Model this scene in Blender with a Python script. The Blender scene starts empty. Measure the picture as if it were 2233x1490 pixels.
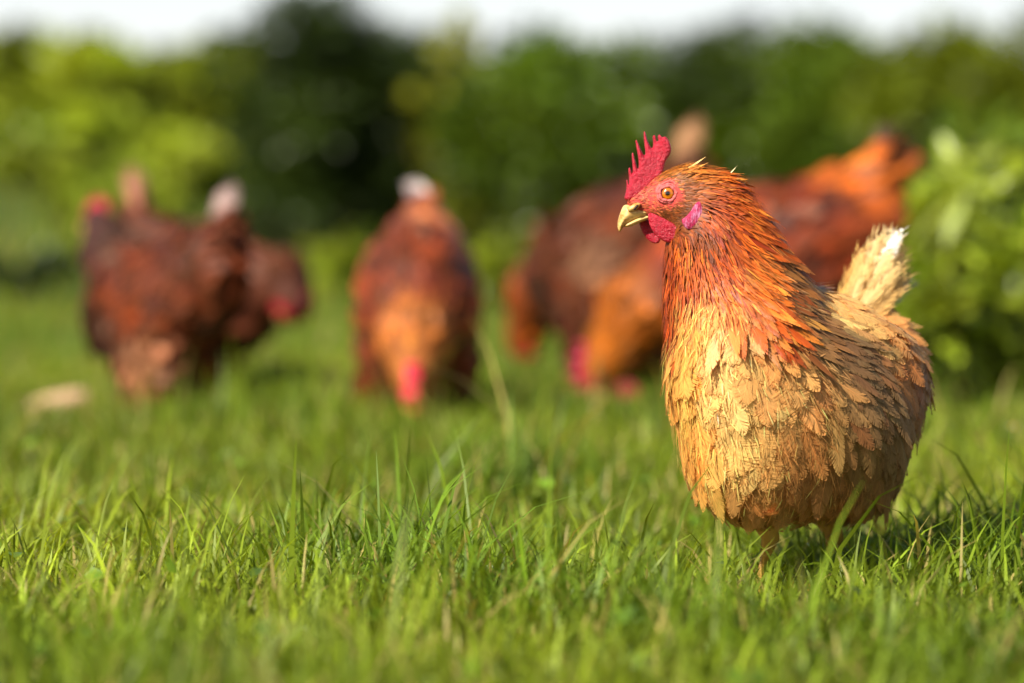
import bpy, math
import numpy as np
from mathutils import Vector, Matrix

SC = bpy.context.scene
COL = SC.collection
rng = np.random.default_rng(11)
R = math.radians

# ------------------------------------------------------------------ camera, world, sun, exposure
FPX = 6250.0                       # focal length in pixels of the 2233 px wide photograph
CAM_Z = 0.34
TILT = math.atan(305 / FPX)
cam = bpy.data.cameras.new('camera')
cam_o = bpy.data.objects.new('camera', cam)
COL.objects.link(cam_o)
cam_o.location = (0, 0, CAM_Z)
cam_o.rotation_euler = (math.pi / 2 - TILT, 0, 0)
cam.sensor_width = 36
cam.lens = FPX / 2233 * 36
cam.clip_start = 0.05
cam.clip_end = 2000
cam.dof.use_dof = True
cam.dof.focus_distance = 2.475
cam.dof.aperture_fstop = 2.35
SC.camera = cam_o

SUN_EL, SUN_AZ = R(37), R(-139)    # azimuth measured from +Y (view) clockwise: from the left, behind the camera
sun_dir = Vector((math.sin(SUN_AZ) * math.cos(SUN_EL), math.cos(SUN_AZ) * math.cos(SUN_EL), math.sin(SUN_EL)))
world = bpy.data.worlds.new('World')
SC.world = world
world.use_nodes = True
wn = world.node_tree.nodes
wl = world.node_tree.links
sky = wn.new('ShaderNodeTexSky')
sky.sky_type = 'NISHITA'
sky.sun_disc = False
sky.sun_elevation = SUN_EL
sky.sun_rotation = SUN_AZ
sky.dust_density = 1.6
wn['Background'].inputs['Strength'].default_value = 0.075
# pale haze low over the horizon, the same all the way round
tcw = wn.new('ShaderNodeTexCoord')
sepw = wn.new('ShaderNodeSeparateXYZ')
wl.new(tcw.outputs['Generated'], sepw.inputs[0])
mr = wn.new('ShaderNodeMapRange')
mr.inputs['From Min'].default_value = 0.0
mr.inputs['From Max'].default_value = 0.22
mr.inputs['To Min'].default_value = 0.9
mr.inputs['To Max'].default_value = 0.0
wl.new(sepw.outputs[2], mr.inputs['Value'])
hz = wn.new('ShaderNodeMix')
hz.data_type = 'RGBA'
wl.new(mr.outputs[0], hz.inputs[0])
wl.new(sky.outputs[0], hz.inputs[6])
hz.inputs[7].default_value = (11.0, 11.2, 11.2, 1)
wl.new(hz.outputs[2], wn['Background'].inputs['Color'])
sun = bpy.data.lights.new('sun', 'SUN')
sun.energy = 5.0
sun.angle = R(0.5)
sun.color = (1.0, 0.93, 0.80)
sun_o = bpy.data.objects.new('sun', sun)
COL.objects.link(sun_o)
sun_o.rotation_euler = sun_dir.to_track_quat('Z', 'Y').to_euler()
sun_o.location = (-3, -2, 4)

SC.view_settings.view_transform = 'Standard'
SC.view_settings.look = 'None'
SC.view_settings.exposure = 0.62
SC.view_settings.gamma = 1
SC.view_settings.use_curve_mapping = False
SC.render.engine = 'CYCLES'
SC.cycles.use_denoising = True
SC.cycles.max_bounces = 6
SC.cycles.transparent_max_bounces = 4

# ------------------------------------------------------------------ helpers
def W(px, py, Y):
    """world point at depth Y (metres in front of the camera) seen at pixel px,py of the photograph"""
    x = (px - 1116.5) / FPX
    y = -(py - 745.0) / FPX
    c, s = math.cos(TILT), math.sin(TILT)
    d = np.array([x, c + y * s, -s + y * c])
    return np.array([0, 0, CAM_Z]) + d * (Y / d[1])

def proj(P):
    c, s = math.cos(TILT), math.sin(TILT)
    q = P - np.array([0, 0, CAM_Z])
    depth = q[:, 1] * c - q[:, 2] * s
    up = q[:, 1] * s + q[:, 2] * c
    return np.stack([q[:, 0] / depth * FPX + 1116.5, 745.0 - up / depth * FPX], 1)

def lin(r, g, b):
    v = np.array([r, g, b]) / 255.0
    return np.where(v <= 0.04045, v / 12.92, ((v + 0.055) / 1.055) ** 2.4)

def mesh_np(name, V, F, mat, attrs=None, smooth=True, mats=None):
    """V (n,3), F list of arrays (m,3) or (m,4)"""
    me = bpy.data.meshes.new(name)
    V = np.asarray(V, dtype=np.float32)
    if not isinstance(F, (list, tuple)):
        F = [F]
    F = [np.asarray(f, dtype=np.int32) for f in F if len(f)]
    nl = sum(f.size for f in F)
    npoly = sum(len(f) for f in F)
    me.vertices.add(len(V))
    me.vertices.foreach_set('co', V.ravel())
    me.loops.add(nl)
    me.loops.foreach_set('vertex_index', np.concatenate([f.ravel() for f in F]))
    me.polygons.add(npoly)
    tot = np.concatenate([np.full(len(f), f.shape[1], np.int32) for f in F])
    start = np.concatenate([[0], np.cumsum(tot)[:-1]]).astype(np.int32)
    me.polygons.foreach_set('loop_start', start)
    me.polygons.foreach_set('loop_total', tot)
    me.polygons.foreach_set('use_smooth', np.full(npoly, smooth))
    me.update(calc_edges=True)
    if mat is not None:
        me.materials.append(mat)
    if attrs:
        for k, a in attrs.items():
            a = np.asarray(a, dtype=np.float32)
            if a.shape[1] == 4:
                at = me.attributes.new(k, 'FLOAT_COLOR', 'POINT')
                at.data.foreach_set('color', a.ravel())
            else:
                at = me.attributes.new(k, 'FLOAT_VECTOR', 'POINT')
                at.data.foreach_set('vector', a.ravel())
    return me

def link(name, me, parent=None, kind=None):
    o = bpy.data.objects.new(name, me)
    COL.objects.link(o)
    if parent is not None:
        o.parent = parent
    if kind:
        o['kind'] = kind
    return o

def thing(name, label, cat, loc=(0, 0, 0), rz=0, group=None):
    o = bpy.data.objects.new(name, None)
    COL.objects.link(o)
    o.empty_display_size = 0.05
    o.location = loc
    o.rotation_euler = (0, 0, rz)
    o['label'] = label
    o['category'] = cat
    if group:
        o['group'] = group
    return o

def rgba(c):
    c = np.atleast_2d(c)
    return np.concatenate([c, np.ones((len(c), 1))], 1)

def surface_nets(f, origin, h):
    ins = f < 0
    n = np.array(f.shape)
    acc = np.zeros((n[0] - 1, n[1] - 1, n[2] - 1, 3))
    cnt = np.zeros((n[0] - 1, n[1] - 1, n[2] - 1))
    def sl(ax, o, L):
        return slice(o, o + L)
    C = n - 1
    for ax in range(3):
        o1, o2 = [a for a in range(3) if a != ax]
        for a in (0, 1):
            for b in (0, 1):
                s0 = [None] * 3
                s1 = [None] * 3
                s0[ax] = slice(0, C[ax]); s1[ax] = slice(1, C[ax] + 1)
                s0[o1] = s1[o1] = slice(a, a + C[o1])
                s0[o2] = s1[o2] = slice(b, b + C[o2])
                f0, f1 = f[tuple(s0)], f[tuple(s1)]
                cr = (f0 < 0) != (f1 < 0)
                t = np.where(cr, f0 / np.where(cr, f0 - f1, 1), 0)
                acc[..., ax] += np.where(cr, t, 0)
                acc[..., o1] += np.where(cr, a, 0)
                acc[..., o2] += np.where(cr, b, 0)
                cnt += cr
    m = cnt > 0
    idx = -np.ones(m.shape, dtype=np.int64)
    idx[m] = np.arange(m.sum())
    base = np.argwhere(m)
    V = (base + acc[m] / cnt[m][:, None]) * h + origin
    Q = []
    for ax in range(3):
        o1, o2 = (ax + 1) % 3, (ax + 2) % 3
        s0 = [slice(1, -1)] * 3; s1 = [slice(1, -1)] * 3
        s0[ax] = slice(0, -1); s1[ax] = slice(1, None)
        a, b = ins[tuple(s0)], ins[tuple(s1)]
        for sign in (0, 1):
            e = np.argwhere(a & ~b) if sign == 0 else np.argwhere(~a & b)
            if not len(e):
                continue
            g = e.copy()
            g[:, o1] += 1; g[:, o2] += 1
            def cell(d1, d2):
                q = g.copy()
                q[:, o1] += d1; q[:, o2] += d2
                return idx[q[:, 0], q[:, 1], q[:, 2]]
            q = np.stack([cell(-1, -1), cell(0, -1), cell(0, 0), cell(-1, 0)], 1)
            if sign:
                q = q[:, ::-1]
            Q.append(q)
    return V, np.concatenate(Q)

def sdf_mesh(fn, lo, hi, h):
    lo, hi = np.array(lo), np.array(hi)
    n = np.ceil((hi - lo) / h).astype(int) + 1
    g = np.stack(np.meshgrid(*[lo[i] + h * np.arange(n[i]) for i in range(3)], indexing='ij'), -1)
    return surface_nets(fn(g), lo, h)

def smin(a, b, k):
    hh = np.clip(0.5 + 0.5 * (b - a) / k, 0, 1)
    return b * (1 - hh) + a * hh - k * hh * (1 - hh)

def ell(p, c, r, M=None):
    q = p - np.array(c)
    if M is not None:
        q = q @ M
    r = np.array(r)
    k0 = np.linalg.norm(q / r, axis=-1)
    k1 = np.linalg.norm(q / r ** 2, axis=-1) + 1e-9
    return k0 * (k0 - 1.0) / k1

def cone(p, a, b, ra, rb, sy=1.0):
    a, b = np.array(a), np.array(b)
    S = np.array([1, sy, 1])
    ab = b - a
    t = np.clip(((p - a) @ ab) / (ab @ ab), 0, 1)
    c = a + t[..., None] * ab
    return np.linalg.norm((p - c) * S, axis=-1) - (ra + (rb - ra) * t)

def poly_sd(P, poly):
    """signed distance, negative inside"""
    d = np.full(P.shape[:-1], 1e9)
    inside = np.zeros(P.shape[:-1], bool)
    n = len(poly)
    for i in range(n):
        a, b = poly[i], poly[(i + 1) % n]
        e = b - a
        w = P - a
        t = np.clip((w @ e) / (e @ e + 1e-12), 0, 1)
        d = np.minimum(d, np.linalg.norm(w - t[..., None] * e, axis=-1))
        c = ((a[1] <= P[..., 1]) != (b[1] <= P[..., 1]))
        xi = a[0] + (P[..., 1] - a[1]) / (e[1] if abs(e[1]) > 1e-9 else 1e-9) * e[0]
        inside ^= c & (P[..., 0] < xi)
    return np.where(inside, -d, d)

def smooth_poly(poly, it=2):
    p = np.array(poly, float)
    for _ in range(it):
        q = np.roll(p, -1, 0)
        p = np.stack([0.75 * p + 0.25 * q, 0.25 * p + 0.75 * q], 1).reshape(-1, 2)
    return p

def inflate(poly, r, h, power=0.5, thick=None):
    """solid from a 2-D outline: round-edged plate, half thickness up to thick; returns V (a, thickness, b), F"""
    poly = np.array(poly, float)
    thick = thick or r
    lo, hi = poly.min(0) - 3 * h, poly.max(0) + 3 * h
    nx = int((hi[0] - lo[0]) / h) + 2
    nz = int((hi[1] - lo[1]) / h) + 2
    ny = int(2 * (thick + 3 * h) / h) + 2
    A, B = np.meshgrid(lo[0] + h * np.arange(nx), lo[1] + h * np.arange(nz), indexing='ij')
    sd = poly_sd(np.stack([A, B], -1), poly)
    dd = np.clip(-sd, 0, r) / r
    T = thick * np.sqrt(np.clip(1 - (1 - dd) ** 2, 0, 1)) ** (power * 2)
    y = -(thick + 3 * h) + h * np.arange(ny)
    f = np.where(sd[:, None, :] > 0, np.hypot(sd[:, None, :], np.abs(y)[None, :, None]), np.abs(y)[None, :, None] - T[:, None, :] - 0.0)
    f = np.maximum(f, sd[:, None, :])
    return surface_nets(f, np.array([lo[0], y[0], lo[1]]), h)

def tube(pts, rad, n=8, closed=True):
    pts = np.array(pts, float)
    V, F = [], []
    m = len(pts)
    up = np.array([0.13, 0.31, 0.94])
    for i in range(m):
        t = pts[min(i + 1, m - 1)] - pts[max(i - 1, 0)]
        t /= np.linalg.norm(t) + 1e-12
        u = np.cross(t, up)
        if np.linalg.norm(u) < 0.1:
            u = np.cross(t, [1, 0, 0])
        u /= np.linalg.norm(u)
        v = np.cross(t, u)
        for k in range(n):
            a = 2 * math.pi * k / n
            V.append(pts[i] + rad[i] * (math.cos(a) * u + math.sin(a) * v))
    for i in range(m - 1):
        for k in range(n):
            F.append((i * n + k, i * n + (k + 1) % n, (i + 1) * n + (k + 1) % n, (i + 1) * n + k))
    V.append(pts[0]); V.append(pts[-1])
    T = []
    for k in range(n):
        T.append((len(V) - 2, (k + 1) % n, k))
        T.append((len(V) - 1, (m - 1) * n + k, (m - 1) * n + (k + 1) % n))
    return np.array(V), [np.array(F), np.array(T)]

def join(parts):
    V, Q, T = [], [], []
    off = 0
    for v, fs in parts:
        if not isinstance(fs, list):
            fs = [fs]
        V.append(v)
        for f in fs:
            f = np.asarray(f)
            if len(f):
                (Q if f.shape[1] == 4 else T).append(f + off)
        off += len(v)
    F = []
    if Q: F.append(np.concatenate(Q))
    if T: F.append(np.concatenate(T))
    return np.concatenate(V), F

# ------------------------------------------------------------------ materials
def new_mat(name):
    m = bpy.data.materials.new(name)
    m.use_nodes = True
    nt = m.node_tree
    return m, nt, nt.nodes, nt.links, nt.nodes['Principled BSDF']

def setin(node, **kw):
    for k, v in kw.items():
        node.inputs[k.replace('_', ' ')].default_value = v

def math_node(nt, op, a, b=None, c=None):
    n = nt.nodes.new('ShaderNodeMath')
    n.operation = op
    for i, v in enumerate((a, b, c)):
        if v is None: continue
        if isinstance(v, (int, float)): n.inputs[i].default_value = v
        else: nt.links.new(v, n.inputs[i])
    return n.outputs[0]

def mixcol(nt, mode, fac, a, b):
    n = nt.nodes.new('ShaderNodeMix')
    n.data_type = 'RGBA'
    n.blend_type = mode
    for sock, v in ((n.inputs[0], fac), (n.inputs[6], a), (n.inputs[7], b)):
        if isinstance(v, (int, float)): sock.default_value = v
        elif isinstance(v, tuple): sock.default_value = v
        else: nt.links.new(v, sock)
    return n.outputs[2]

def noise(nt, scale, detail=3, rough=0.6, vec=None):
    n = nt.nodes.new('ShaderNodeTexNoise')
    n.inputs['Scale'].default_value = scale
    n.inputs['Detail'].default_value = detail
    n.inputs['Roughness'].default_value = rough
    if vec is not None: nt.links.new(vec, n.inputs['Vector'])
    return n

def objcoord(nt):
    return nt.nodes.new('ShaderNodeTexCoord').outputs['Object']

def simple(name, c, rough=0.6, nscale=30, namt=0.35, bump=0.0, bscale=200, sss=0.0, spec=0.5, coat=0.0, dist=0.001):
    m, nt, N, L, b = new_mat(name)
    co = objcoord(nt)
    ns = noise(nt, nscale, 4, 0.6, co)
    f = math_node(nt, 'MULTIPLY_ADD', ns.outputs['Fac'], 2 * namt, 1 - namt)
    col = mixcol(nt, 'MULTIPLY', 1.0, (*c, 1), f)
    L.new(col, b.inputs['Base Color'])
    b.inputs['Roughness'].default_value = rough
    b.inputs['Specular IOR Level'].default_value = spec
    b.inputs['Coat Weight'].default_value = coat
    if sss:
        b.inputs['Subsurface Weight'].default_value = sss
        b.inputs['Subsurface Radius'].default_value = (0.004, 0.0012, 0.001)
        b.inputs['Subsurface Scale'].default_value = 1.0
    if bump:
        bn = noise(nt, bscale, 5, 0.65, co)
        bp = N.new('ShaderNodeBump')
        bp.inputs['Strength'].default_value = bump
        bp.inputs['Distance'].default_value = dist
        L.new(bn.outputs['Fac'], bp.inputs['Height'])
        L.new(bp.outputs[0], b.inputs['Normal'])
    return m

def feather_mat(name, per_object, rough=0.5, streak=0.62, trans=0.25, sheen=0.10, pale_tip=0.24, pale_amt=0.35, spec=0.3, barb_f=15.0):
    m, nt, N, L, b = new_mat(name)
    if per_object:
        base = N.new('ShaderNodeObjectInfo').outputs['Color']
    else:
        at = N.new('ShaderNodeAttribute'); at.attribute_name = 'Col'
        base = at.outputs['Color']
    fa = N.new('ShaderNodeAttribute'); fa.attribute_name = 'fuv'
    sep = N.new('ShaderNodeSeparateXYZ')
    L.new(fa.outputs['Vector'], sep.inputs[0])
    s, t, q = sep.outputs
    sabs = math_node(nt, 'ABSOLUTE', s)
    # barbs: fine lines that leave the shaft at an angle
    bc = math_node(nt, 'SUBTRACT', t, math_node(nt, 'MULTIPLY', sabs, 0.30))
    cmb = N.new('ShaderNodeCombineXYZ')
    L.new(math_node(nt, 'MULTIPLY', bc, barb_f), cmb.inputs[0])
    L.new(math_node(nt, 'MULTIPLY', s, 1.6), cmb.inputs[1])
    L.new(math_node(nt, 'MULTIPLY', q, 37.0), cmb.inputs[2])
    ns = noise(nt, 1.0, 3, 0.7, cmb.outputs[0])
    f = math_node(nt, 'MULTIPLY_ADD', ns.outputs['Fac'], 2.2 * streak, 1 - 1.1 * streak)
    col = mixcol(nt, 'MULTIPLY', 1.0, base, f)
    # pale margin and tip, fluffy darker root
    e = math_node(nt, 'MULTIPLY', math_node(nt, 'POWER', math_node(nt, 'MAXIMUM', sabs, math_node(nt, 'MULTIPLY', t, 0.9)), 3.0), pale_tip)
    pale = mixcol(nt, 'MIX', pale_amt, mixcol(nt, 'ADD', 1.0, base, base), (0.80, 0.46, 0.14, 1))
    col = mixcol(nt, 'MIX', e, col, pale)
    # shaft
    sh = math_node(nt, 'LESS_THAN', sabs, 0.035)
    col = mixcol(nt, 'MIX', math_node(nt, 'MULTIPLY', sh, 0.40), col, mixcol(nt, 'ADD', 1.0, base, base))
    L.new(col, b.inputs['Base Color'])
    b.inputs['Roughness'].default_value = rough
    b.inputs['Specular IOR Level'].default_value = spec
    b.inputs['Sheen Weight'].default_value = sheen
    b.inputs['Sheen Roughness'].default_value = 0.4
    b.inputs['Sheen Tint'].default_value = (1, 0.8, 0.6, 1)
    bp = N.new('ShaderNodeBump'); bp.inputs['Strength'].default_value = 0.5; bp.inputs['Distance'].default_value = 0.0006
    L.new(ns.outputs['Fac'], bp.inputs['Height']); L.new(bp.outputs[0], b.inputs['Normal'])
    tr = N.new('ShaderNodeBsdfTranslucent')
    L.new(col, tr.inputs['Color'])
    mx = N.new('ShaderNodeMixShader'); mx.inputs[0].default_value = trans
    L.new(b.outputs[0], mx.inputs[1]); L.new(tr.outputs[0], mx.inputs[2])
    L.new(mx.outputs[0], N['Material Output'].inputs['Surface'])
    return m

def attr_mat(name, rough=0.7, trans=0.0, spec=0.3, namt=0.25, nscale=60, bump=0.0, bscale=300, tint=(1, 1, 1), sss=0.0):
    m, nt, N, L, b = new_mat(name)
    at = N.new('ShaderNodeAttribute'); at.attribute_name = 'Col'
    co = objcoord(nt)
    ns = noise(nt, nscale, 3, 0.6, co)
    f = math_node(nt, 'MULTIPLY_ADD', ns.outputs['Fac'], 2 * namt, 1 - namt)
    col = mixcol(nt, 'MULTIPLY', 1.0, at.outputs['Color'], f)
    L.new(col, b.inputs['Base Color'])
    b.inputs['Roughness'].default_value = rough
    b.inputs['Specular IOR Level'].default_value = spec
    if sss:
        b.inputs['Subsurface Weight'].default_value = sss
        b.inputs['Subsurface Radius'].default_value = (0.003, 0.001, 0.001)
        b.inputs['Subsurface Scale'].default_value = 1.0
    if bump:
        bn = noise(nt, bscale, 4, 0.65, co)
        bp = N.new('ShaderNodeBump'); bp.inputs['Strength'].default_value = bump; bp.inputs['Distance'].default_value = 0.001
        L.new(bn.outputs['Fac'], bp.inputs['Height']); L.new(bp.outputs[0], b.inputs['Normal'])
    if trans:
        tr = N.new('ShaderNodeBsdfTranslucent')
        L.new(mixcol(nt, 'MULTIPLY', 1.0, col, (1.6 * tint[0], 1.4 * tint[1], 0.5 * tint[2], 1)), tr.inputs['Color'])
        mx = N.new('ShaderNodeMixShader'); mx.inputs[0].default_value = trans
        L.new(b.outputs[0], mx.inputs[1]); L.new(tr.outputs[0], mx.inputs[2])
        L.new(mx.outputs[0], N['Material Output'].inputs['Surface'])
    return m

M_FEATHER_OBJ = feather_mat('contour_feather', True)
M_FEATHER = feather_mat('feather_coat', False)
M_HACKLE = feather_mat('hackle_feather', False, rough=0.36, streak=0.55, trans=0.10, sheen=0.0, pale_tip=0.45, pale_amt=0.15, spec=0.3)
M_TAIL = feather_mat('tail_feather', True, streak=0.16, trans=0.3, pale_tip=0.3)
M_SKIN = attr_mat('hen_skin', rough=0.6, bump=0.7, bscale=900, namt=0.25, nscale=300)
M_FLUFF = attr_mat('face_bristle', rough=0.5, namt=0.2)
M_COMB = simple('comb_skin', lin(184, 16, 46), rough=0.32, nscale=260, namt=0.45, bump=0.9, bscale=340, sss=0.06, spec=0.6, dist=0.0032)
def two_tone(name, ca, cb, scale, stretch, lo, hi, rough, bump, bscale, dist):
    m, nt, N, L, b = new_mat(name)
    co = objcoord(nt)
    mp = N.new('ShaderNodeMapping'); mp.inputs['Scale'].default_value = stretch
    L.new(co, mp.inputs['Vector'])
    ns = noise(nt, scale, 4, 0.6, mp.outputs[0])
    ramp = N.new('ShaderNodeValToRGB'); L.new(ns.outputs['Fac'], ramp.inputs[0])
    e = ramp.color_ramp.elements
    e[0].position = lo; e[0].color = (*ca, 1); e[1].position = hi; e[1].color = (*cb, 1)
    L.new(ramp.outputs[0], b.inputs['Base Color'])
    b.inputs['Roughness'].default_value = rough
    bp = N.new('ShaderNodeBump'); bp.inputs['Strength'].default_value = bump; bp.inputs['Distance'].default_value = dist
    n2 = noise(nt, bscale, 4, 0.6, mp.outputs[0])
    L.new(n2.outputs['Fac'], bp.inputs['Height']); L.new(bp.outputs[0], b.inputs['Normal'])
    return m
M_BEAK = two_tone('beak_horn', lin(176, 120, 48), lin(232, 196, 124), 110, (1, 1, 1.6), .36, .60, .34, .3, 260, .0006)
M_LOBE = two_tone('earlobe_skin', lin(190, 34, 84), lin(226, 150, 190), 190, (1.6, 1, .7), .46, .72, .48, 1.0, 380, .002)
M_LEG = simple('leg_scales', lin(200, 150, 60), rough=0.5, nscale=150, namt=0.3, bump=0.6, bscale=350)
M_LID = simple('eyelid_skin', lin(206, 96, 92), rough=0.5, nscale=200, namt=0.3, bump=0.8, bscale=800)
M_DARK = simple('nostril_dark', lin(50, 22, 12), rough=0.7)
M_GRASS = attr_mat('grass_blade', rough=0.5, trans=0.35, spec=0.35, namt=0.15, nscale=8)
M_LEAF = attr_mat('shrub_leaf', rough=0.32, trans=0.35, spec=0.4, namt=0.15, nscale=20)
M_STEM = simple('shrub_stem', lin(84, 64, 44), rough=0.8, bump=0.6, bscale=120)
M_PETAL = simple('petal', (0.85, 0.85, 0.82), rough=0.5, namt=0.05)
M_POLLEN = simple('pollen', lin(225, 170, 30), rough=0.7)
M_WOOD = simple('bare_wood', lin(205, 165, 130), rough=0.75, nscale=40, namt=0.35, bump=0.8, bscale=90, dist=0.004)

def eye_mat():
    m, nt, N, L, b = new_mat('hen_eye')
    co = objcoord(nt)
    sep = N.new('ShaderNodeSeparateXYZ'); L.new(co, sep.inputs[0])
    r = math_node(nt, 'SQRT', math_node(nt, 'ADD', math_node(nt, 'POWER', sep.outputs[0], 2.0), math_node(nt, 'POWER', sep.outputs[1], 2.0)))
    ns = noise(nt, 900, 2, 0.6, co)
    r2 = math_node(nt, 'ADD', math_node(nt, 'MULTIPLY', r, 1000.0), math_node(nt, 'MULTIPLY', math_node(nt, 'SUBTRACT', ns.outputs['Fac'], 0.5), 0.7))
    ramp = N.new('ShaderNodeValToRGB')
    L.new(math_node(nt, 'DIVIDE', r2, 7.3), ramp.inputs[0])
    e = ramp.color_ramp.elements
    e[0].position = 0.0; e[0].color = (0.003, 0.002, 0.002, 1)
    e[1].position = 1.0; e[1].color = (0.02, 0.008, 0.006, 1)
    for p, c in ((0.23, (0.003, 0.002, 0.002)), (0.29, tuple(lin(150, 75, 10))), (0.48, tuple(lin(214, 124, 16))), (0.60, tuple(lin(196, 100, 10))), (0.72, tuple(lin(90, 40, 14))), (0.80, (0.015, 0.008, 0.008))):
        x = e.new(p); x.color = (*c, 1)
    L.new(ramp.outputs[0], b.inputs['Base Color'])
    b.inputs['Roughness'].default_value = 0.12
    b.inputs['Coat Weight'].default_value = 1.0
    b.inputs['Coat Roughness'].default_value = 0.02
    return m
M_EYE = eye_mat()

def ground_mat():
    m, nt, N, L, b = new_mat('lawn_soil')
    co = objcoord(nt)
    n1 = noise(nt, 1.3, 5, 0.6, co)
    n2 = noise(nt, 35, 4, 0.7, co)
    ramp = N.new('ShaderNodeValToRGB')
    L.new(n1.outputs['Fac'], ramp.inputs[0])
    e = ramp.color_ramp.elements
    e[0].position = 0.3; e[0].color = (0.035, 0.055, 0.012, 1)
    e[1].position = 0.7; e[1].color = (0.075, 0.120, 0.020, 1)
    col = mixcol(nt, 'MULTIPLY', 1.0, ramp.outputs[0], math_node(nt, 'MULTIPLY_ADD', n2.outputs['Fac'], 1.2, 0.4))
    L.new(col, b.inputs['Base Color'])
    b.inputs['Roughness'].default_value = 0.95
    bp = N.new('ShaderNodeBump'); bp.inputs['Strength'].default_value = 0.8; bp.inputs['Distance'].default_value = 0.02
    L.new(n2.outputs['Fac'], bp.inputs['Height']); L.new(bp.outputs[0], b.inputs['Normal'])
    return m
M_GROUND = ground_mat()

# ------------------------------------------------------------------ ground
def ground_z(x, y):
    t = np.clip((y - 7.0) / 9.0, 0, 1)
    bank = (t * t * (3 - 2 * t)) * (.36 - .32 * np.tanh((x + .9) / .8))
    return bank + 0.012 * np.sin(1.7 * x + 0.6 * y) * np.cos(1.1 * y - 0.4 * x) + 0.006 * np.sin(5.1 * x + 1.0) * np.sin(4.3 * y)

gx = np.concatenate([[-400, -120, -40, -15], np.linspace(-8, 8, 65), [15, 40, 120, 400]])
gy = np.concatenate([[-400, -100, -30, -8, -2], np.linspace(0, 20, 81), [30, 60, 150, 500, 900]])
GX, GY = np.meshgrid(gx, gy, indexing='ij')
GZ = ground_z(GX, GY)
nX, nY = GX.shape
I = np.arange(nX * nY).reshape(nX, nY)
Fg = np.stack([I[:-1, :-1], I[1:, :-1], I[1:, 1:], I[:-1, 1:]], -1).reshape(-1, 4)
lawn = link('lawn', mesh_np('lawn', np.stack([GX, GY, GZ], -1).reshape(-1, 3), Fg, M_GROUND))
lawn['kind'] = 'structure'
lawn['label'] = 'green lawn soil the hens stand on'

# ------------------------------------------------------------------ feathers
def feather_template(nb=13, kind='contour', seed=0, segs=2):
    """unit feather: length 1 along +Y, half width 1 along X (scaled later), built from separate barbs"""
    r = np.random.default_rng(seed)
    V, F, UV = [], [], []
    def w(t):
        if kind == 'contour':
            return max(0.0, math.sin(math.pi * min(1, 0.10 + 0.90 * t) ** 0.85)) ** 0.55 * (1 - 0.05 * t)
        if kind == 'hackle':
            return (min(1, 0.35 + 1.6 * t)) * max(0.0, 1 - t ** 2.3) ** 0.75
        return (0.45 + 0.6 * t) * max(0.0, 1 - t ** 7) ** 0.6      # tail
    lean = 0.22 if kind != 'tail' else 0.18
    ts = np.linspace(0.0, 1.0, nb + 1)
    camber = 0.16
    for side in (-1, 1):
        lift = r.normal(0, 0.02, nb)
        gap = r.random(nb)
        for i in range(nb):
            t0, t1 = ts[i], ts[i + 1]
            k = len(V)
            L_ = 1.0 + r.normal(0, 0.032) - (0.10 if gap[i] > .95 else 0)
            spread = 0.6 if gap[i] < 0.88 else 0.25
            tm = 0.5 * (t0 + t1)
            sg = r.normal(0, 0.008)
            if kind == 'tail' and t0 > .45:
                spread *= .75; L_ += r.normal(0, .05)
            te = min(1.0, tm + lean * 0.9 * (1 - 0.5 * tm))
            for s in (0.0, 0.5, (0.62 if kind == 'tail' else 0.76), 1.0):
                if s == 0:
                    ya, yb = t0, t1
                else:
                    yc = tm + (te - tm) * (s ** 0.9) + sg * s
                    hw = (t1 - t0) * (0.62 if s < 0.9 else spread * .55)
                    ya, yb = yc - hw, yc + hw
                for y in (ya, yb):
                    x = side * s * w(min(1.0, max(0.0, y if s > .8 else te))) * L_
                    V.append((x, y, -camber * x * x + lift[i] * s)); UV.append((side * s, y, 0))
            for s in (0, 2, 4):
                if side > 0:
                    F.append((k + s, k + s + 2, k + s + 3, k + s + 1))
                else:
                    F.append((k + s, k + s + 1, k + s + 3, k + s + 2))
    # shaft
    k = len(V)
    for y, hw in ((-0.05, 0.03), (0.5, 0.02), (0.93, 0.006)):
        for sx in (-1, 1):
            V.append((sx * hw, y, 0.012)); UV.append((0, y, 0))
    F.append((k, k + 1, k + 3, k + 2)); F.append((k + 2, k + 3, k + 5, k + 4))
    return np.array(V), np.array(F), np.array(UV)

def shape_feather(T, length, halfw, curl):
    V = T[0].copy()
    y = V[:, 1].copy()
    V[:, 0] *= halfw
    V[:, 1] *= length
    V[:, 2] = V[:, 2] * halfw * 1.6 - curl * length * y ** 2
    return V

CONTOUR = [feather_template(36, 'contour', s) for s in range(6)]
HACKLE = [feather_template(16, 'hackle', 20 + s) for s in range(5)]
TAILT = [feather_template(40, 'tail', 40 + s) for s in range(4)]
for q, T in enumerate(TAILT):
    T[0][:, 0] += (.5, .9, .2, 1.2)[q] * np.clip(T[0][:, 1], 0, 2) ** 2.2

def soften(me, Nref, w):
    """plumage scatters light softly: shade each feather partly with the direction of the skin below it"""
    n = np.empty(len(me.vertices) * 3, np.float32)
    me.vertices.foreach_get('normal', n)
    n = n.reshape(-1, 3)
    flip = np.where((n * Nref).sum(1) < 0, -1.0, 1.0)[:, None]
    q = n * flip * (1 - w) + Nref * w
    q /= np.linalg.norm(q, axis=1)[:, None] + 1e-9
    me.normals_split_custom_set_from_vertices(q.astype(np.float32))

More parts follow.
